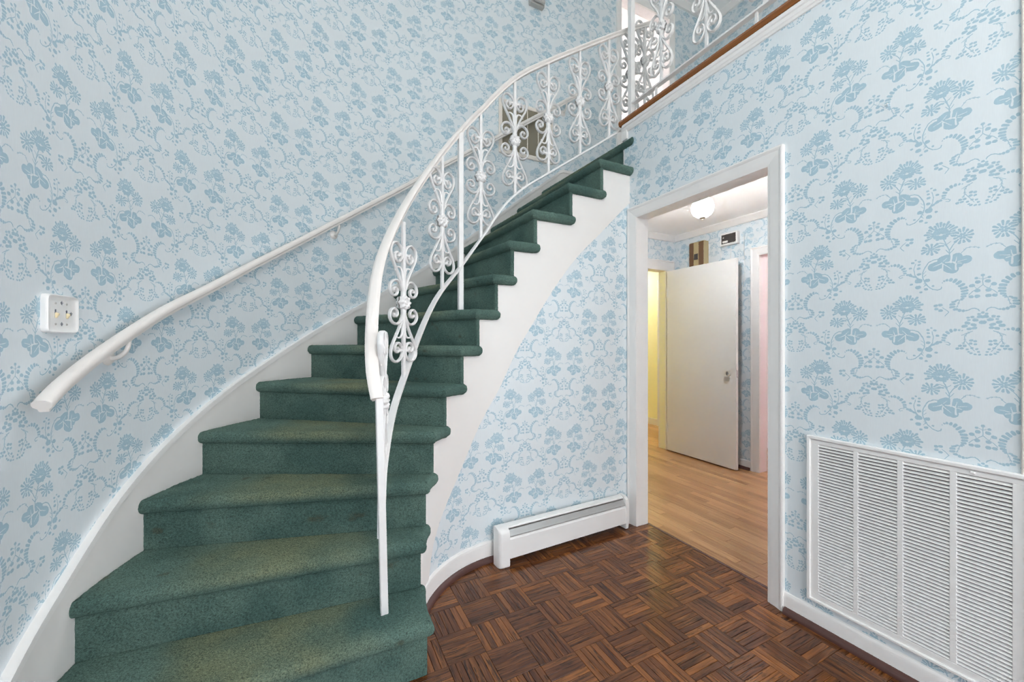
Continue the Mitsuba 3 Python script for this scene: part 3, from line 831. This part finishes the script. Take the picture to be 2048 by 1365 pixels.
def riser(k):
    """Carpeted riser below tread k, on line k-1."""
    I0, O0 = edge_line(k - 1)
    d = (O0 - I0) / np.linalg.norm(O0 - I0)
    f = np.array([-d[1], d[0]])
    I1, O1 = edge_line(k)
    if f @ ((I1 + O1) - (I0 + O0)) > 0:
        f = -f
    I0, O0 = I0 - d * .012 + f * .007, O0 + f * .007
    z0, z1 = (k - 1) * RISE - .004, k * RISE - .03
    L = np.linalg.norm(O0 - I0)
    nw, nz = int(L / .008), int((z1 - z0) / .008)
    w = np.r_[0, 0, np.linspace(0, 1, nw)]
    V, N3 = [], []
    for z in np.linspace(z0, z1, nz):
        q = I0 + (O0 - I0) * np.linspace(0, 1, nw)[:, None]
        q = np.vstack([I0 - f * .022, I0 - d * .003 - f * .008, q])
        V.append(np.c_[q, np.full(len(q), z)])
        N3.append(np.c_[np.tile(f, (len(q), 1)), np.zeros(len(q))])
    V, N3 = np.vstack(V), np.vstack(N3)
    N3[:, :2] -= 0
    m_ = nw + 2
    F = []
    for i in range(nz - 1):
        for j in range(m_ - 1):
            a = i * m_ + j
            F += [(a, a + 1, a + 1 + m_), (a, a + 1 + m_, a + m_)]
    V = noise_push(V, N3, .0024, 95)
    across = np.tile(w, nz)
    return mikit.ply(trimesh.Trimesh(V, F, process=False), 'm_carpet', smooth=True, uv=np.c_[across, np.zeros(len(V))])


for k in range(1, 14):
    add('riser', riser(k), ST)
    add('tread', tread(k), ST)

# white cut stringer: stepped upper edge, swept lower edge
us_s = []
for k in range(13):
    us_s += [INN[k] + .0005, INN[k + 1] - .0005]
us_s = np.unique(np.r_[us_s, np.linspace(INN[0], 1.89, 90)])
us_s = us_s[us_s < 1.885]
top = np.array([RISE * (1 + np.searchsorted(INN, u, 'right') - 1) - .022 for u in us_s])
bot = np.where(us_s < .33, 0.0, low(np.clip(us_s, 0, 1.9)))
add('stringer', mikit.ply(ribbon(us_s, RI, RI + .02, RI, np.minimum(bot, top - .01), top), 'm_stringer', smooth=30), ST, 'white stepped stringer with a swept lower edge')

# wall skirting of the stair
sk_u = [-3.3, -.55, -.33, .008, .091, .207, .416, .461, 1.078, 1.188, 1.796, 1.936, 2.655, 3.111, 3.56, 3.652, 3.81]
sk_z = [.12, .12, .17, .342, .392, .460, .608, .640, 1.003, 1.062, 1.414, 1.496, 1.996, 2.372, 2.719, 2.786, 2.786]
skz = PchipInterpolator(sk_u, sk_z)
us_k = np.r_[np.linspace(-3.3, -.4, 6), np.linspace(-.35, 3.652, 120), 3.81]
add('skirt_board', mikit.ply(ribbon(us_k, RO, RWALL, RO, np.maximum(skz(us_k) - .50, 0), skz(us_k)), 'm_stringer', smooth=30), ST, 'white skirting board climbing the wall beside the treads')
add('skirt_cap', mikit.ply(ribbon(us_k, RO - .008, RWALL, RO, skz(us_k) - .022, skz(us_k) + .004), 'm_trim', smooth=30), ST, 'white cap moulding on the skirting board')

# ------------------------------------------------------------------ iron railings
SR = add('stair_railing', None, None, 'white wrought iron stair railing with scrollwork balusters climbing the curve', 'railing')
hand = np.array([(.045, .690, .990), (.10, .708, 1.115), (.16, .715, 1.285), (.211, .716, 1.45), (.29, .712, 1.61), (.396, .700, 1.81), (.538, .690, 2.062), (.669, .681, 2.292), (.823, .672, 2.535), (.95, .67, 2.695), (1.062, .67, 2.81), (1.294, .67, 2.98), (1.609, .67, 3.191), (1.939, .67, 3.402), (2.16, .67, 3.53)])
lowr = np.array([(.06, .672, .47), (.10, .672, .59), (.15, .672, .685), (.197, .67, .76), (.271, .67, .883), (.384, .67, 1.047), (.488, .67, 1.25), (.579, .67, 1.424), (.719, .67, 1.62), (.823, .67, 1.793), (.945, .67, 1.985), (1.059, .67, 2.107), (1.294, .67, 2.277), (1.609, .67, 2.495), (1.87, .67, 2.678), (2.14, .67, 2.85)])


def rail_path(c, n):
    u = np.linspace(c[0, 0], c[-1, 0], n)
    R = PchipInterpolator(c[:, 0], c[:, 1])(u)
    z = np.convolve(np.pad(PchipInterpolator(c[:, 0], c[:, 2])(u), 2, mode='reflect', reflect_type='odd'), np.ones(5) / 5, 'valid')
    return np.c_[np.array([pos(r_, u_, RI) for r_, u_ in zip(R, u)]), z]


handp = [(-.013, -.013), (.013, -.013), (.015, -.004), (.022, .0), (.0245, .006), (.020, .013), (.009, .017), (-.009, .017), (-.020, .013), (-.0245, .006), (-.022, .0), (-.015, -.004)]
lowp = [(-.016, -.006), (.016, -.006), (.016, .004), (.012, .006), (-.012, .006), (-.016, .004)]
HP_, LP_ = rail_path(hand, 110), rail_path(lowr, 110)
add('handrail', mikit.ply(sweep(HP_, handp), 'm_rail', smooth=40), SR, 'moulded white handrail')
add('bottom_rail', mikit.ply(sweep(LP_, lowp), 'm_iron', smooth=40), SR)
b = .0125


def lean_post(x, y, z0, z1, h, dx=0.0, dy=0.0):
    m = box(x - h, x + h, y - h, y + h, z0, z1, .0025)
    v = m.vertices.copy()
    t = (v[:, 2] - z0) / (z1 - z0)
    v[:, 0] += t * dx
    v[:, 1] += t * dy
    rot = v.copy()
    m.vertices = rot
    return m


add('newel_post', mikit.ply(lean_post(.236, 1.520, RISE - .005, .995, .0135, -.018, .002), 'm_iron'), SR, 'square newel post on the first tread')
q = pos(.67, .722, RI)
zt = PchipInterpolator(hand[:, 0], hand[:, 2])(.722)
add('support_post', mikit.ply(box(q[0] - .014, q[0] + .014, q[1] - .014, q[1] + .014, 7 * RISE - .01, float(zt) - .008, .002), 'm_iron'), SR, 'square post standing on the seventh tread')

# scrollwork: drawn once in the plane x (along the rail), z (up), reused for every baluster
KH = .96
heart = [(.004, .06), (.020, .10), (.050, .158), (.079, .212), (.086, .246), (.075, .275), (.050, .286), (.024, .273), (.010, .247), (.016, .212), (.038, .196), (.057, .208), (.057, .232), (.042, .240), (.033, .228), (.040, .218)]
small = [(.004, .040), (.016, .078), (.040, .103), (.070, .100), (.091, .074), (.087, .045), (.064, .031), (.044, .045), (.049, .066), (.066, .066), (.066, .054)]
sprout = [(.004, .105), (.010, .145), (.026, .170), (.045, .168), (.056, .150)]


def curve3(pts):
    return [(x * KH, 0, z * KH) for x, z in pts]


SCR = {}
for nm, pts, r, fl_ in (('heart_scroll', heart, .0066, 1.7), ('small_scroll', small, .0066, 1.7), ('leaf_sprout', sprout, (.0085, .003), 1.0)):
    base = tube(curve3(pts), r, 6, flat=fl_)
    for sx in (1, -1):
        for sz in (1, -1):
            m = base.copy()
            m.vertices = m.vertices * [sx, 1, sz]
            if sx * sz < 0:
                m.invert()
            SCR[nm, sx, sz] = mikit.ply(m, 'm_iron', smooth=50)
for sz in (1, -1):
    m = box(-.029, .029, -.009, .009, -.007, .007, .003)
    m.apply_translation((0, 0, .233 * KH * sz))
    SCR['collar', 0, sz] = mikit.ply(m, 'm_iron', smooth=30)
    st_ = tube([(0, 0, .02 * sz), (0, 0, .06 * sz), (0, 0, .11 * sz), (0, 0, .15 * sz)], (.016, .007), 8)
    SCR['leaf_stem', 0, sz] = mikit.ply(st_, 'm_iron', smooth=50)


def rosette_mesh():
    th = np.linspace(0, 2 * math.pi, 48, endpoint=False)
    rings = [(.0, .021), (.007, .023), (.0095, .018), (.013, .0165), (.020, .023), (.027, .021), (.033, .013), (.035, .004)]
    V = [[0, -.0215, 0]]
    for i, (r, y) in enumerate(rings[1:]):
        k = 1 + .10 * np.cos(8 * th) * (i > 1)
        V += [[r * k_ * math.cos(t), -(y + .0025 * math.cos(8 * t) * (i in (3, 4))), r * k_ * math.sin(t)] for t, k_ in zip(th, k)]
    V = np.array(V)
    n = 48
    F = [(0, 1 + j, 1 + (j + 1) % n) for j in range(n)]
    for i in range(len(rings) - 2):
        for j in range(n):
            a, b_ = 1 + i * n + j, 1 + i * n + (j + 1) % n
            F += [(a, a + n, b_ + n), (a, b_ + n, b_)]
    m = trimesh.Trimesh(V, F, process=False)
    o = m.copy()
    o.vertices = o.vertices * [1, -1, 1]
    o.invert()
    return cat(m, o)


SCR['rosette', 0, 0] = mikit.ply(rosette_mesh(), 'm_iron', smooth=40)


def baluster(holder, x, y, zc, z0, z1, tx, ty):
    """A bar from z0 to z1 with its scrollwork centred at zc; (tx, ty) is the rail's direction in plan."""
    bar = box(-.008, .008, -.008, .008, z0 - zc, z1 - zc, .0015)
    M = np.eye(4)
    n = math.hypot(tx, ty)
    M[:3, 0] = (tx / n, ty / n, 0)
    M[:3, 1] = (-ty / n, tx / n, 0)
    M[:3, 3] = (x, y, zc)
    tw = T(M.tolist())
    k = add('baluster', {**mikit.ply(bar, 'm_iron'), 'to_world': tw}, holder)
    for (nm, sx, sz), shp in SCR.items():
        add(nm, {**shp, 'to_world': tw}, k)
    return k


zh, zl = PchipInterpolator(hand[:, 0], hand[:, 2]), PchipInterpolator(lowr[:, 0], lowr[:, 2])
for u, zc in ((.15, .965), (.376, 1.385), (.622, 1.851), (.828, 2.159), (1.045, 2.419), (1.283, 2.616), (1.527, 2.787), (1.772, 2.954), (1.965, 3.10), (2.105, 3.24)):
    p = pos(.672, u, RI)
    t = pos(.672, u + .01, RI) - pos(.672, u - .01, RI)
    turn = .26 if u == .376 else 0.0        # this one is set a little across the curve
    t = np.array([t[0] * math.cos(turn) + t[1] * math.sin(turn), -t[0] * math.sin(turn) + t[1] * math.cos(turn)])
    baluster(SR, p[0], p[1], zc, float(zl(u)) + .002, float(zh(u)) - .008, t[0], t[1])

LR = add('landing_railing', None, None, 'white wrought iron railing along the wood-edged landing at upper right', 'railing')
XR = 1.93
add('handrail', mikit.ply(sweep(np.array([(XR, 2.05, 3.545), (XR, YF + .01, 3.545)]), handp), 'm_rail', smooth=40), LR)
add('bottom_rail', mikit.ply(sweep(np.array([(XR, 2.04, 2.812), (XR, YF + .01, 2.812)]), lowp), 'm_iron', smooth=40), LR)
add('newel_post', mikit.ply(box(XR - .018, XR + .018, 2.03 - .018, 2.03 + .018, ZL - .012, 3.57, .003), 'm_iron'), LR)
for i in range(11):
    y = 1.771 - .315 * i
    baluster(LR, XR, y, 3.155, 2.816, 3.535, 0, 1)
    if i % 2 == 0:
        add('foot', mikit.ply(box(XR - .006, XR + .006, y + .035, y + .047, ZL - .012, 2.808), 'm_iron'), LR)

# ------------------------------------------------------------------ wall handrail
WH = add('wall_handrail', None, None, 'painted wooden handrail climbing the curved papered wall on rosette brackets', 'handrail')
wh = np.array([(.045, 1.03), (.10, 1.062), (.208, 1.117), (.404, 1.214), (.615, 1.325), (.85, 1.445), (1.094, 1.592), (1.38, 1.775), (1.657, 1.967), (1.996, 2.21), (2.25, 2.395), (2.5, 2.58), (2.953, 2.90), (3.384, 3.205), (3.772, 3.487)])
uw = np.linspace(.045, 3.772, 140)
RH = RO - .045
whp = np.c_[pos(RH, uw, RO), PchipInterpolator(wh[:, 0], wh[:, 1])(uw)]
railp = [(-.010, -.020), (.010, -.020), (.012, -.010), (.019, -.005), (.0205, .002), (.019, .011), (.012, .017), (0, .019), (-.012, .017), (-.019, .011), (-.0205, .002), (-.019, -.005), (-.012, -.010)]
add('rail', mikit.ply(sweep(whp, railp), 'm_rail', smooth=40), WH)
for u in (.43, 1.69, 3.66):
    c0 = pos(RWALL, u, RO)
    c1 = pos(RH, u, RO)
    nrm = (c1 - c0) / np.linalg.norm(c1 - c0)
    zr = float(PchipInterpolator(wh[:, 0], wh[:, 1])(u))
    zb = zr - .082
    disc = lathe([(0, 0), (.026, 0), (.027, .004), (.022, .010), (.010, .014), (0, .015)], 28)
    M = np.eye(4)
    M[:3, 2] = (nrm[0], nrm[1], 0)
    M[:3, 0] = (-nrm[1], nrm[0], 0)
    M[:3, 1] = (0, 0, 1)
    M[:3, 3] = (c0[0], c0[1], zb)
    if np.linalg.det(M[:3, :3]) < 0:
        M[:3, 0] *= -1
    disc.apply_transform(M)
    arm = tube([(0, 0, 0), (.03, 0, 0), (.052, 0, .016), (.062, 0, .066)], (.008, .007), 8)
    M2 = np.eye(4)
    M2[:3, 0] = (nrm[0], nrm[1], 0)
    M2[:3, 1] = (-nrm[1], nrm[0], 0)
    M2[:3, 3] = (c0[0], c0[1], zb)
    arm.apply_transform(M2)
    br = add('bracket', mikit.ply(arm, 'm_rail', smooth=50), WH)
    add('rosette', mikit.ply(disc, 'm_rail', smooth=50), br)

# ------------------------------------------------------------------ things on the papered wall beside the stair
u_ = .225
pc, pn = pos(RWALL, u_, RO), pos(RWALL, u_ + .01, RO) - pos(RWALL, u_ - .01, RO)
pn /= np.linalg.norm(pn)
MP = np.eye(4)
MP[:3, 0] = (pn[0], pn[1], 0)
MP[:3, 1] = (0, 0, 1)
MP[:3, 2] = np.cross(MP[:3, 0], MP[:3, 1])
MP[:3, 3] = (pc[0], pc[1], 1.285)
twp = T(MP.tolist())


def on_plate(m, mat, smooth=False):
    return {**mikit.ply(m, mat, smooth=smooth), 'to_world': twp}


def plate_mesh():
    """A square plate with bulging sides, a rounded rim and a dished face."""
    th = np.linspace(0, 2 * math.pi, 96, endpoint=False)
    ring = np.stack([np.sign(np.cos(th)) * np.abs(np.cos(th)) ** .22, np.sign(np.sin(th)) * np.abs(np.sin(th)) ** .22], 1) * [.064, .0575]
    layers = [(1.0, -.002), (1.0, .010), (.985, .0155), (.955, .018), (.93, .018), (.89, .016), (.80, .0125), (.62, .0115)]
    V = np.vstack([np.c_[ring * s_, np.full(96, z)] for s_, z in layers] + [[(0, 0, .0115)]])
    F = []
    for i in range(len(layers) - 1):
        for j in range(96):
            a, b_ = i * 96 + j, i * 96 + (j + 1) % 96
            F += [(a, b_, b_ + 96), (a, b_ + 96, a + 96)]
    e = (len(layers) - 1) * 96
    F += [(e + j, e + (j + 1) % 96, len(V) - 1) for j in range(96)]
    return trimesh.Trimesh(V, F, process=False)


SW = add('light_switch', None, None, 'white double toggle switch plate on the curved papered wall above the handrail end', 'light switch')
add('plate', on_plate(plate_mesh(), 'm_white', 35), SW)
for x in (-.024, .020):
    m = box(x - .0030, x + .0030, -.012, .013, .0105, .0122, .001)
    k = add('toggle_slot', on_plate(m, 'm_ink'), SW)
    tg = box(-.0024, .0024, -.0075, .0075, 0, .010, .001)
    tg.apply_transform(trimesh.transformations.rotation_matrix(.5, (1, 0, 0)))
    tg.apply_translation((x, -.002, .009))
    add('toggle', on_plate(tg, 'm_ivory'), k)
    for y in (-.031, .031):
        s_ = lathe([(0, 0), (.0034, 0), (.003, .0014), (0, .0018)], 12)
        s_.apply_translation((x, y, .0115))
        add('screw', on_plate(s_, 'm_grey'), SW)
for x, y in ((0, .033), (0, -.031), (.038, .002)):
    fl_ = cat(box(-.0011, .0011, -.005, .006, 0, .0006), box(-.0045, .0045, -.0008, .0006, 0, .0006), box(-.0045, -.003, 0, .003, 0, .0006), box(.003, .0045, 0, .003, 0, .0006), box(-.0025, .0025, -.0042, -.0032, 0, .0006))
    fl_.apply_translation((x, y, .0116))
    add('fleur_de_lis', on_plate(fl_, 'm_ink'), SW, 'small dark fleur-de-lis ornament')

YW = YB  # flat part of the curved wall
VT = add('wall_vent', None, None, 'beige framed vent with olive grey panel behind the upper stair railing', 'vent')
vx0, vx1, vz0, vz1 = 1.412, 1.955, 2.82, 3.285
fr = cat(box(vx0, vx1, YW - .014, YW, vz0, vz0 + .038, .003), box(vx0, vx1, YW - .014, YW, vz1 - .032, vz1, .003), box(vx0, vx0 + .032, YW - .014, YW, vz0, vz1, .003), box(vx1 - .032, vx1, YW - .014, YW, vz0, vz1, .003))
add('frame', mikit.ply(fr, 'm_beige'), VT)
add('panel', mikit.ply(box(vx0 + .02, vx1 - .02, YW - .006, YW - .001, vz0 + .02, vz1 - .02), 'm_olive'), VT)
for x in (1.69, 1.80):
    add('divider', mikit.ply(box(x - .004, x + .004, YW - .010, YW - .004, vz0 + .03, vz1 - .03), 'm_beige'), VT)
CH = add('wall_chime', None, None, 'small grey box mounted high on the papered wall at the top edge', 'chime box')
add('base', mikit.ply(box(1.705, 1.845, YW - .045, YW, 4.185, 4.34, .003), 'm_grey'), CH)
add('cover', mikit.ply(box(1.715, 1.835, YW - .075, YW - .05, 4.195, 4.33, .006), 'm_grey'), CH)
hk = cat(lathe([(0, 0), (.004, 0), (.003, .003), (0, .004)], 10))
hk.apply_transform(trimesh.transformations.rotation_matrix(-math.pi / 2, (0, 1, 0)))
hk.apply_translation((XD, .676, 2.077))
add('wall_nail', mikit.ply(cat(hk, box(XD - .012, XD, .674, .678, 2.068, 2.073)), 'm_metal', smooth=40), None, 'bright metal picture nail in the papered wall high above the grille', 'nail')

# ------------------------------------------------------------------ return air grille
RG = add('return_air_grille', None, None, 'large white return air grille with four bands of louvres low on the papered wall', 'vent grille')
gy0, gy1, gz0, gz1 = .345, .930, .118, .806
bands = [(.892, .774), (.759, .645), (.629, .514), (.498, .383)]
lz0, lz1 = .150, .775
parts = [box(XD - .012, XD, gy0, gy1, gz0, lz0, .002), box(XD - .012, XD, gy0, gy1, lz1, gz1 - .014, .002)]
edges = [gy1] + [y for bnd in bands for y in bnd] + [gy0]
for a, b_ in zip(edges[0::2], edges[1::2]):
    parts.append(box(XD - .012, XD, b_, a, lz0 - .001, lz1 + .001, .001))
add('face_frame', mikit.ply(cat(*parts), 'm_white'), RG)
add('rim', mikit.ply(cat(box(XD - .019, XD, gy1 - .010, gy1 + .004, gz0, gz1, .003), box(XD - .019, XD, gy0 - .004, gy1 + .004, gz1 - .012, gz1 + .002, .003), box(XD - .019, XD, gy0 - .004, gy1 + .004, gz0 - .002, gz0 + .010, .003), box(XD - .019, XD, gy0 - .004, gy0 + .010, gz0, gz1, .003)), 'm_white'), RG, 'raised outer rim')
dx1 = XD + .30
add('duct', mikit.ply(cat(box(dx1, dx1 + .01, GY0, GY1, .14, .785), box(XD + .004, dx1, GY0 - .008, GY0 + .001, .14, .785), box(XD + .004, dx1, GY1 - .001, GY1 + .008, .14, .785), box(XD + .004, dx1, GY0, GY1, .132, .141), box(XD + .004, dx1, GY0, GY1, .784, .793)), 'm_duct'), RG, 'galvanised duct behind the louvres')
pitch = (lz1 - lz0) / 51
for ylo, yhi in ((b_[1], b_[0]) for b_ in bands):
    p2 = np.array([(-.0132, -.0035), (-.0126, -.0045), (-.0045, .0024), (-.0051, .0034)])
    lv = sweep_frames(np.array([(XD, ylo, 0), (XD, yhi, 0)]), np.tile([1.0, 0, 0], (2, 1)), np.tile([0, 0, 1.0], (2, 1)), p2)
    lp = mikit.ply(lv, 'm_white')
    for i in range(51):
        add('louvre', {**lp, 'to_world': T().translate([0, 0, lz0 + (i + .55) * pitch])}, RG)
add('latch', mikit.ply(box(XD - .018, XD - .01, .456, .468, .782, .790, .002), 'm_white'), RG)

# ------------------------------------------------------------------ baseboard heater
HT = add('baseboard_heater', None, None, 'white baseboard radiator standing on the parquet below the papered stair wall', 'heater')
ha = math.atan2(1.995 - 1.955, .935)
MH = np.eye(4)
MH[:2, :2] = [[math.cos(ha), -math.sin(ha)], [math.sin(ha), math.cos(ha)]]
MH[:3, 3] = (.873, 1.955, 0)
twh = T(MH.tolist())
HL = .935


def heat(m, mat, smooth=30):
    return {**mikit.ply(m, mat, smooth=smooth), 'to_world': twh}


def hx(prof, x0, x1):
    return sweep_frames(np.array([(x0, 0, 0), (x1, 0, 0)]), np.tile([0, 1.0, 0], (2, 1)), np.tile([0, 0, 1.0], (2, 1)), prof)


add('hood', heat(hx([(0, .03), (0, .205), (-.028, .205), (-.038, .201), (-.042, .195), (-.041, .192), (-.037, .197), (-.028, .201), (-.006, .201), (-.006, .03)], .05, HL - .02), 'm_white'), HT, 'back plate and top hood')
add('damper', heat(hx([(-.0640, .156), (-.0655, .159), (-.0560, .172), (-.0470, .187), (-.0440, .187), (-.0540, .170), (-.0625, .156)], .055, HL - .022), 'm_damper'), HT, 'grey metal damper flap')
add('front_panel', heat(hx([(-.060, .040), (-.066, .040), (-.066, .140), (-.060, .150), (-.054, .152), (-.054, .149), (-.060, .138)], .05, HL - .02), 'm_white'), HT)
add('fins', heat(cat(box(.06, HL - .03, -.036, -.024, .085, .097), *[box(x, x + .0006, -.050, -.010, .055, .125) for x in np.arange(.07, HL - .035, .012)]), 'm_damper', False), HT, 'finned heating pipe')


def endcap(x0, x1, rad):
    out = [(0, .0), (0, .207), (-.034, .207), (-.050, .202), (-.062, .190), (-.071, .150), (-.071, .0)]
    c = hx(out, x0, x1)
    return c


lc = []
for x, d in ((0.0, .050), (.004, .062), (.012, .070), (.022, .0735), (.062, .0735)):
    lc.append(np.array([(x, 0, 0), (x, 0, .206), (x, -d * .5, .206), (x, -d * .75, .202), (x, -d * .90, .192), (x, -d * .97, .180), (x, -d, .150), (x, -d, 0.012), (x, -d * .97, .003), (x, -d * .9, 0)]))
V = np.vstack(lc)
nq = len(lc[0])
F = []
for i in range(len(lc) - 1):
    for j in range(nq):
        a, b_ = i * nq + j, i * nq + (j + 1) % nq
        F += [(a, b_, b_ + nq), (a, b_ + nq, a + nq)]
F += [(0, j + 1, j) for j in range(1, nq - 1)] + [((len(lc) - 1) * nq, (len(lc) - 1) * nq + j, (len(lc) - 1) * nq + j + 1) for j in range(1, nq - 1)]
cm = trimesh.Trimesh(V, F, process=False)
cm.fix_normals()
add('end_cap', heat(cm, 'm_white', 40), HT)
add('end_cap', heat(hx([(0, .005), (0, .209), (-.034, .209), (-.052, .203), (-.064, .190), (-.072, .150), (-.072, .060), (-.064, .005)], HL - .024, HL), 'm_white'), HT)

# ------------------------------------------------------------------ hall: door leaf, lamp, devices
DL = add('hall_door', mikit.ply(box(3.50, 3.535, 2.335, 3.135, .012, 1.985, .002), 'm_white'), None, 'plain white flush door standing open against the hall wall', 'door')
kn = lathe([(0, 0), (.026, 0), (.026, .004), (.012, .008), (.010, .02)], 20)
gk = lathe([(.0, .016), (.012, .018), (.027, .030), (.031, .040), (.027, .051), (.014, .058), (0, .059)], 12)
rot = trimesh.transformations.rotation_matrix(-math.pi / 2, (0, 1, 0))
for m in (kn, gk):
    m.apply_transform(rot)
    m.apply_translation((3.50, 2.408, .905))
kb = add('knob', mikit.ply(gk, 'm_glass'), DL, 'clear glass knob')
add('rosette', mikit.ply(kn, 'm_metal', smooth=40), kb)
add('latch', mikit.ply(box(3.508, 3.527, 2.3335, 2.336, .87, .94), 'm_metal'), DL)
for z in (.25, 1.75):
    add('hinge', mikit.ply(box(3.494, 3.502, 3.125, 3.14, z - .045, z + .045), 'm_white'), DL)


def globe_lamp(name, x, y, zc, r, zceil, rad, label, group=None):
    k = add(name, None, None, label, 'ceiling lamp', group)
    prof = [(.03, .95 * r), (.045, .97 * r), (.6 * r, .86 * r), (.86 * r, .58 * r), (r * 1.0, .12 * r), (.97 * r, -.25 * r), (.8 * r, -.6 * r), (.5 * r, -.82 * r), (.2 * r, -.9 * r), (0.001, -.91 * r)]
    g = lathe(prof, 32)
    g.fix_normals()
    if np.mean(np.einsum('ij,ij->i', g.face_normals, g.triangles_center)) < 0:
        g.invert()
    g.apply_translation((x, y, zc))
    add('globe', {**mikit.ply(g, 'm_white', smooth=True), 'emitter': {'type': 'area', 'radiance': rgb(*rad)}}, k, 'glowing white glass globe')
    cp = lathe([(0, zc + .93 * r), (.05, zc + .93 * r), (.055, zc + r * 1.05), (.035, zc + r * 1.2), (.05, zceil - .004), (0, zceil - .004)], 24)
    cp.apply_translation((x, y, 0))
    add('cap', mikit.ply(cp, 'm_brass', smooth=40), k)
    fn_ = lathe([(0, -.90 * r), (.022, -.90 * r), (.02, -.96 * r), (.007, -1.0 * r), (.008, -1.12 * r), (0, -1.2 * r)], 16)
    fn_.apply_translation((x, y, zc))
    add('finial', mikit.ply(fn_, 'm_brass', smooth=40), k)
    return k


globe_lamp('globe_lamp', 2.56, 1.965, 2.188, .079, ZHC, GLOBE, 'glowing white globe lamp under the hall ceiling seen through the doorway')
globe_lamp('globe_lamp', 4.0, 4.95, 2.15, .10, ZHC, UNSEEN_YELLOW_GLOBE, 'unseen globe lamp placed to light the yellow room')
globe_lamp('globe_lamp', 4.5, 1.2, 2.15, .10, ZHC, UNSEEN_ROOM_GLOBE, 'unseen globe lamp placed to light the pink room')
globe_lamp('globe_lamp', 3.3, 4.3, ZC - .25, .10, ZC, UNSEEN_UPPER_GLOBE, 'unseen globe lamp placed to light the upstairs room')
globe_lamp('globe_lamp', 3.0, .6, ZC - .22, .10, ZC, UNSEEN_LANDING_GLOBE, 'unseen globe lamp placed to light the landing')

globe_lamp('globe_lamp', .55, -.75, 2.75, .19, ZC, UNSEEN_PENDANT, 'unseen large pendant globe lamp placed to light the stair hall walls')

CB = add('door_chime', None, None, 'brown and tan striped door chime box on the papered wall above the open door', 'door chime')
by0, by1, bz0, bz1 = 2.735, 2.912, 1.95, 2.252
body = box(XHB - .075, XHB, by0, by1, bz0, bz1, .006)
add('case', mikit.ply(body, 'm_tan'), CB)
w_ = (by1 - by0)
for a, b_ in ((.0, .30), (.64, .98)):
    add('stripe', mikit.ply(box(XHB - .079, XHB - .074, by1 - w_ * b_, by1 - w_ * a - .003, bz0, bz1 - .006, .001), 'm_brown'), CB, 'brown stripe')
add('emblem', mikit.ply(box(XHB - .080, XHB - .075, by1 - w_ * .60, by1 - w_ * .34, 2.065, 2.125, .001), 'm_black'), CB, 'dark square emblem')
AP = add('alarm_keypad', None, None, 'white wall unit with a dark display panel beside the striped door chime', 'wall device')
add('case', mikit.ply(box(XHB - .045, XHB, 2.400, 2.575, 2.150, 2.272, .006), 'm_white'), AP)
add('display', mikit.ply(box(XHB - .047, XHB - .044, 2.415, 2.562, 2.168, 2.256, .001), 'm_black'), AP, 'dark display')
add('badge', mikit.ply(box(XHB - .0485, XHB - .046, 2.495, 2.550, 2.176, 2.196), 'm_white'), AP, 'small white badge')
dk = lathe([(0, 0), (.008, 0), (.007, .003), (0, .003)], 14)
dk.apply_transform(rot)
dk.apply_translation((XHB - .0465, 2.540, 2.228))
add('lamp', mikit.ply(dk, 'm_grey'), AP)


def cord(pts, r, label):
    p = CubicSpline(np.arange(len(pts)), np.array(pts))(np.linspace(0, len(pts) - 1, 40))
    t = np.gradient(p, axis=0)
    t /= np.linalg.norm(t, axis=1, keepdims=True)
    a = np.cross(t, [1.0, 0, 0])
    a /= np.linalg.norm(a, axis=1, keepdims=True)
    th = np.arange(6) * math.pi / 3
    return sweep_frames(p, a, np.cross(a, t), np.stack([np.cos(th), np.sin(th)], 1) * r)


xw = XHB - .005
add('cord', mikit.ply(cord([(xw, 2.385, 2.24), (xw, 2.36, 2.20), (xw, 2.358, 2.05), (xw, 2.352, 1.85), (xw, 2.365, 1.75), (xw, 2.40, 1.70), (xw, 2.46, 1.70)], .0022, ''), 'm_white', smooth=True), None, 'thin white cord looping down from the right of the wall unit', 'cord')
add('cord', mikit.ply(cord([(xw, 2.60, 2.14), (xw, 2.595, 2.05), (xw, 2.60, 1.95), (xw, 2.60, 1.85)], .0022, ''), 'm_white', smooth=True), None, 'thin white cord running down left of the wall unit', 'cord')
add('cord', mikit.ply(cord([(xw, 2.487, 2.15), (xw, 2.486, 2.10), (xw, 2.495, 2.0), (xw, 2.49, 1.9)], .0022, ''), 'm_white', smooth=True), None, 'thin white cord hanging from the bottom of the wall unit', 'cord')
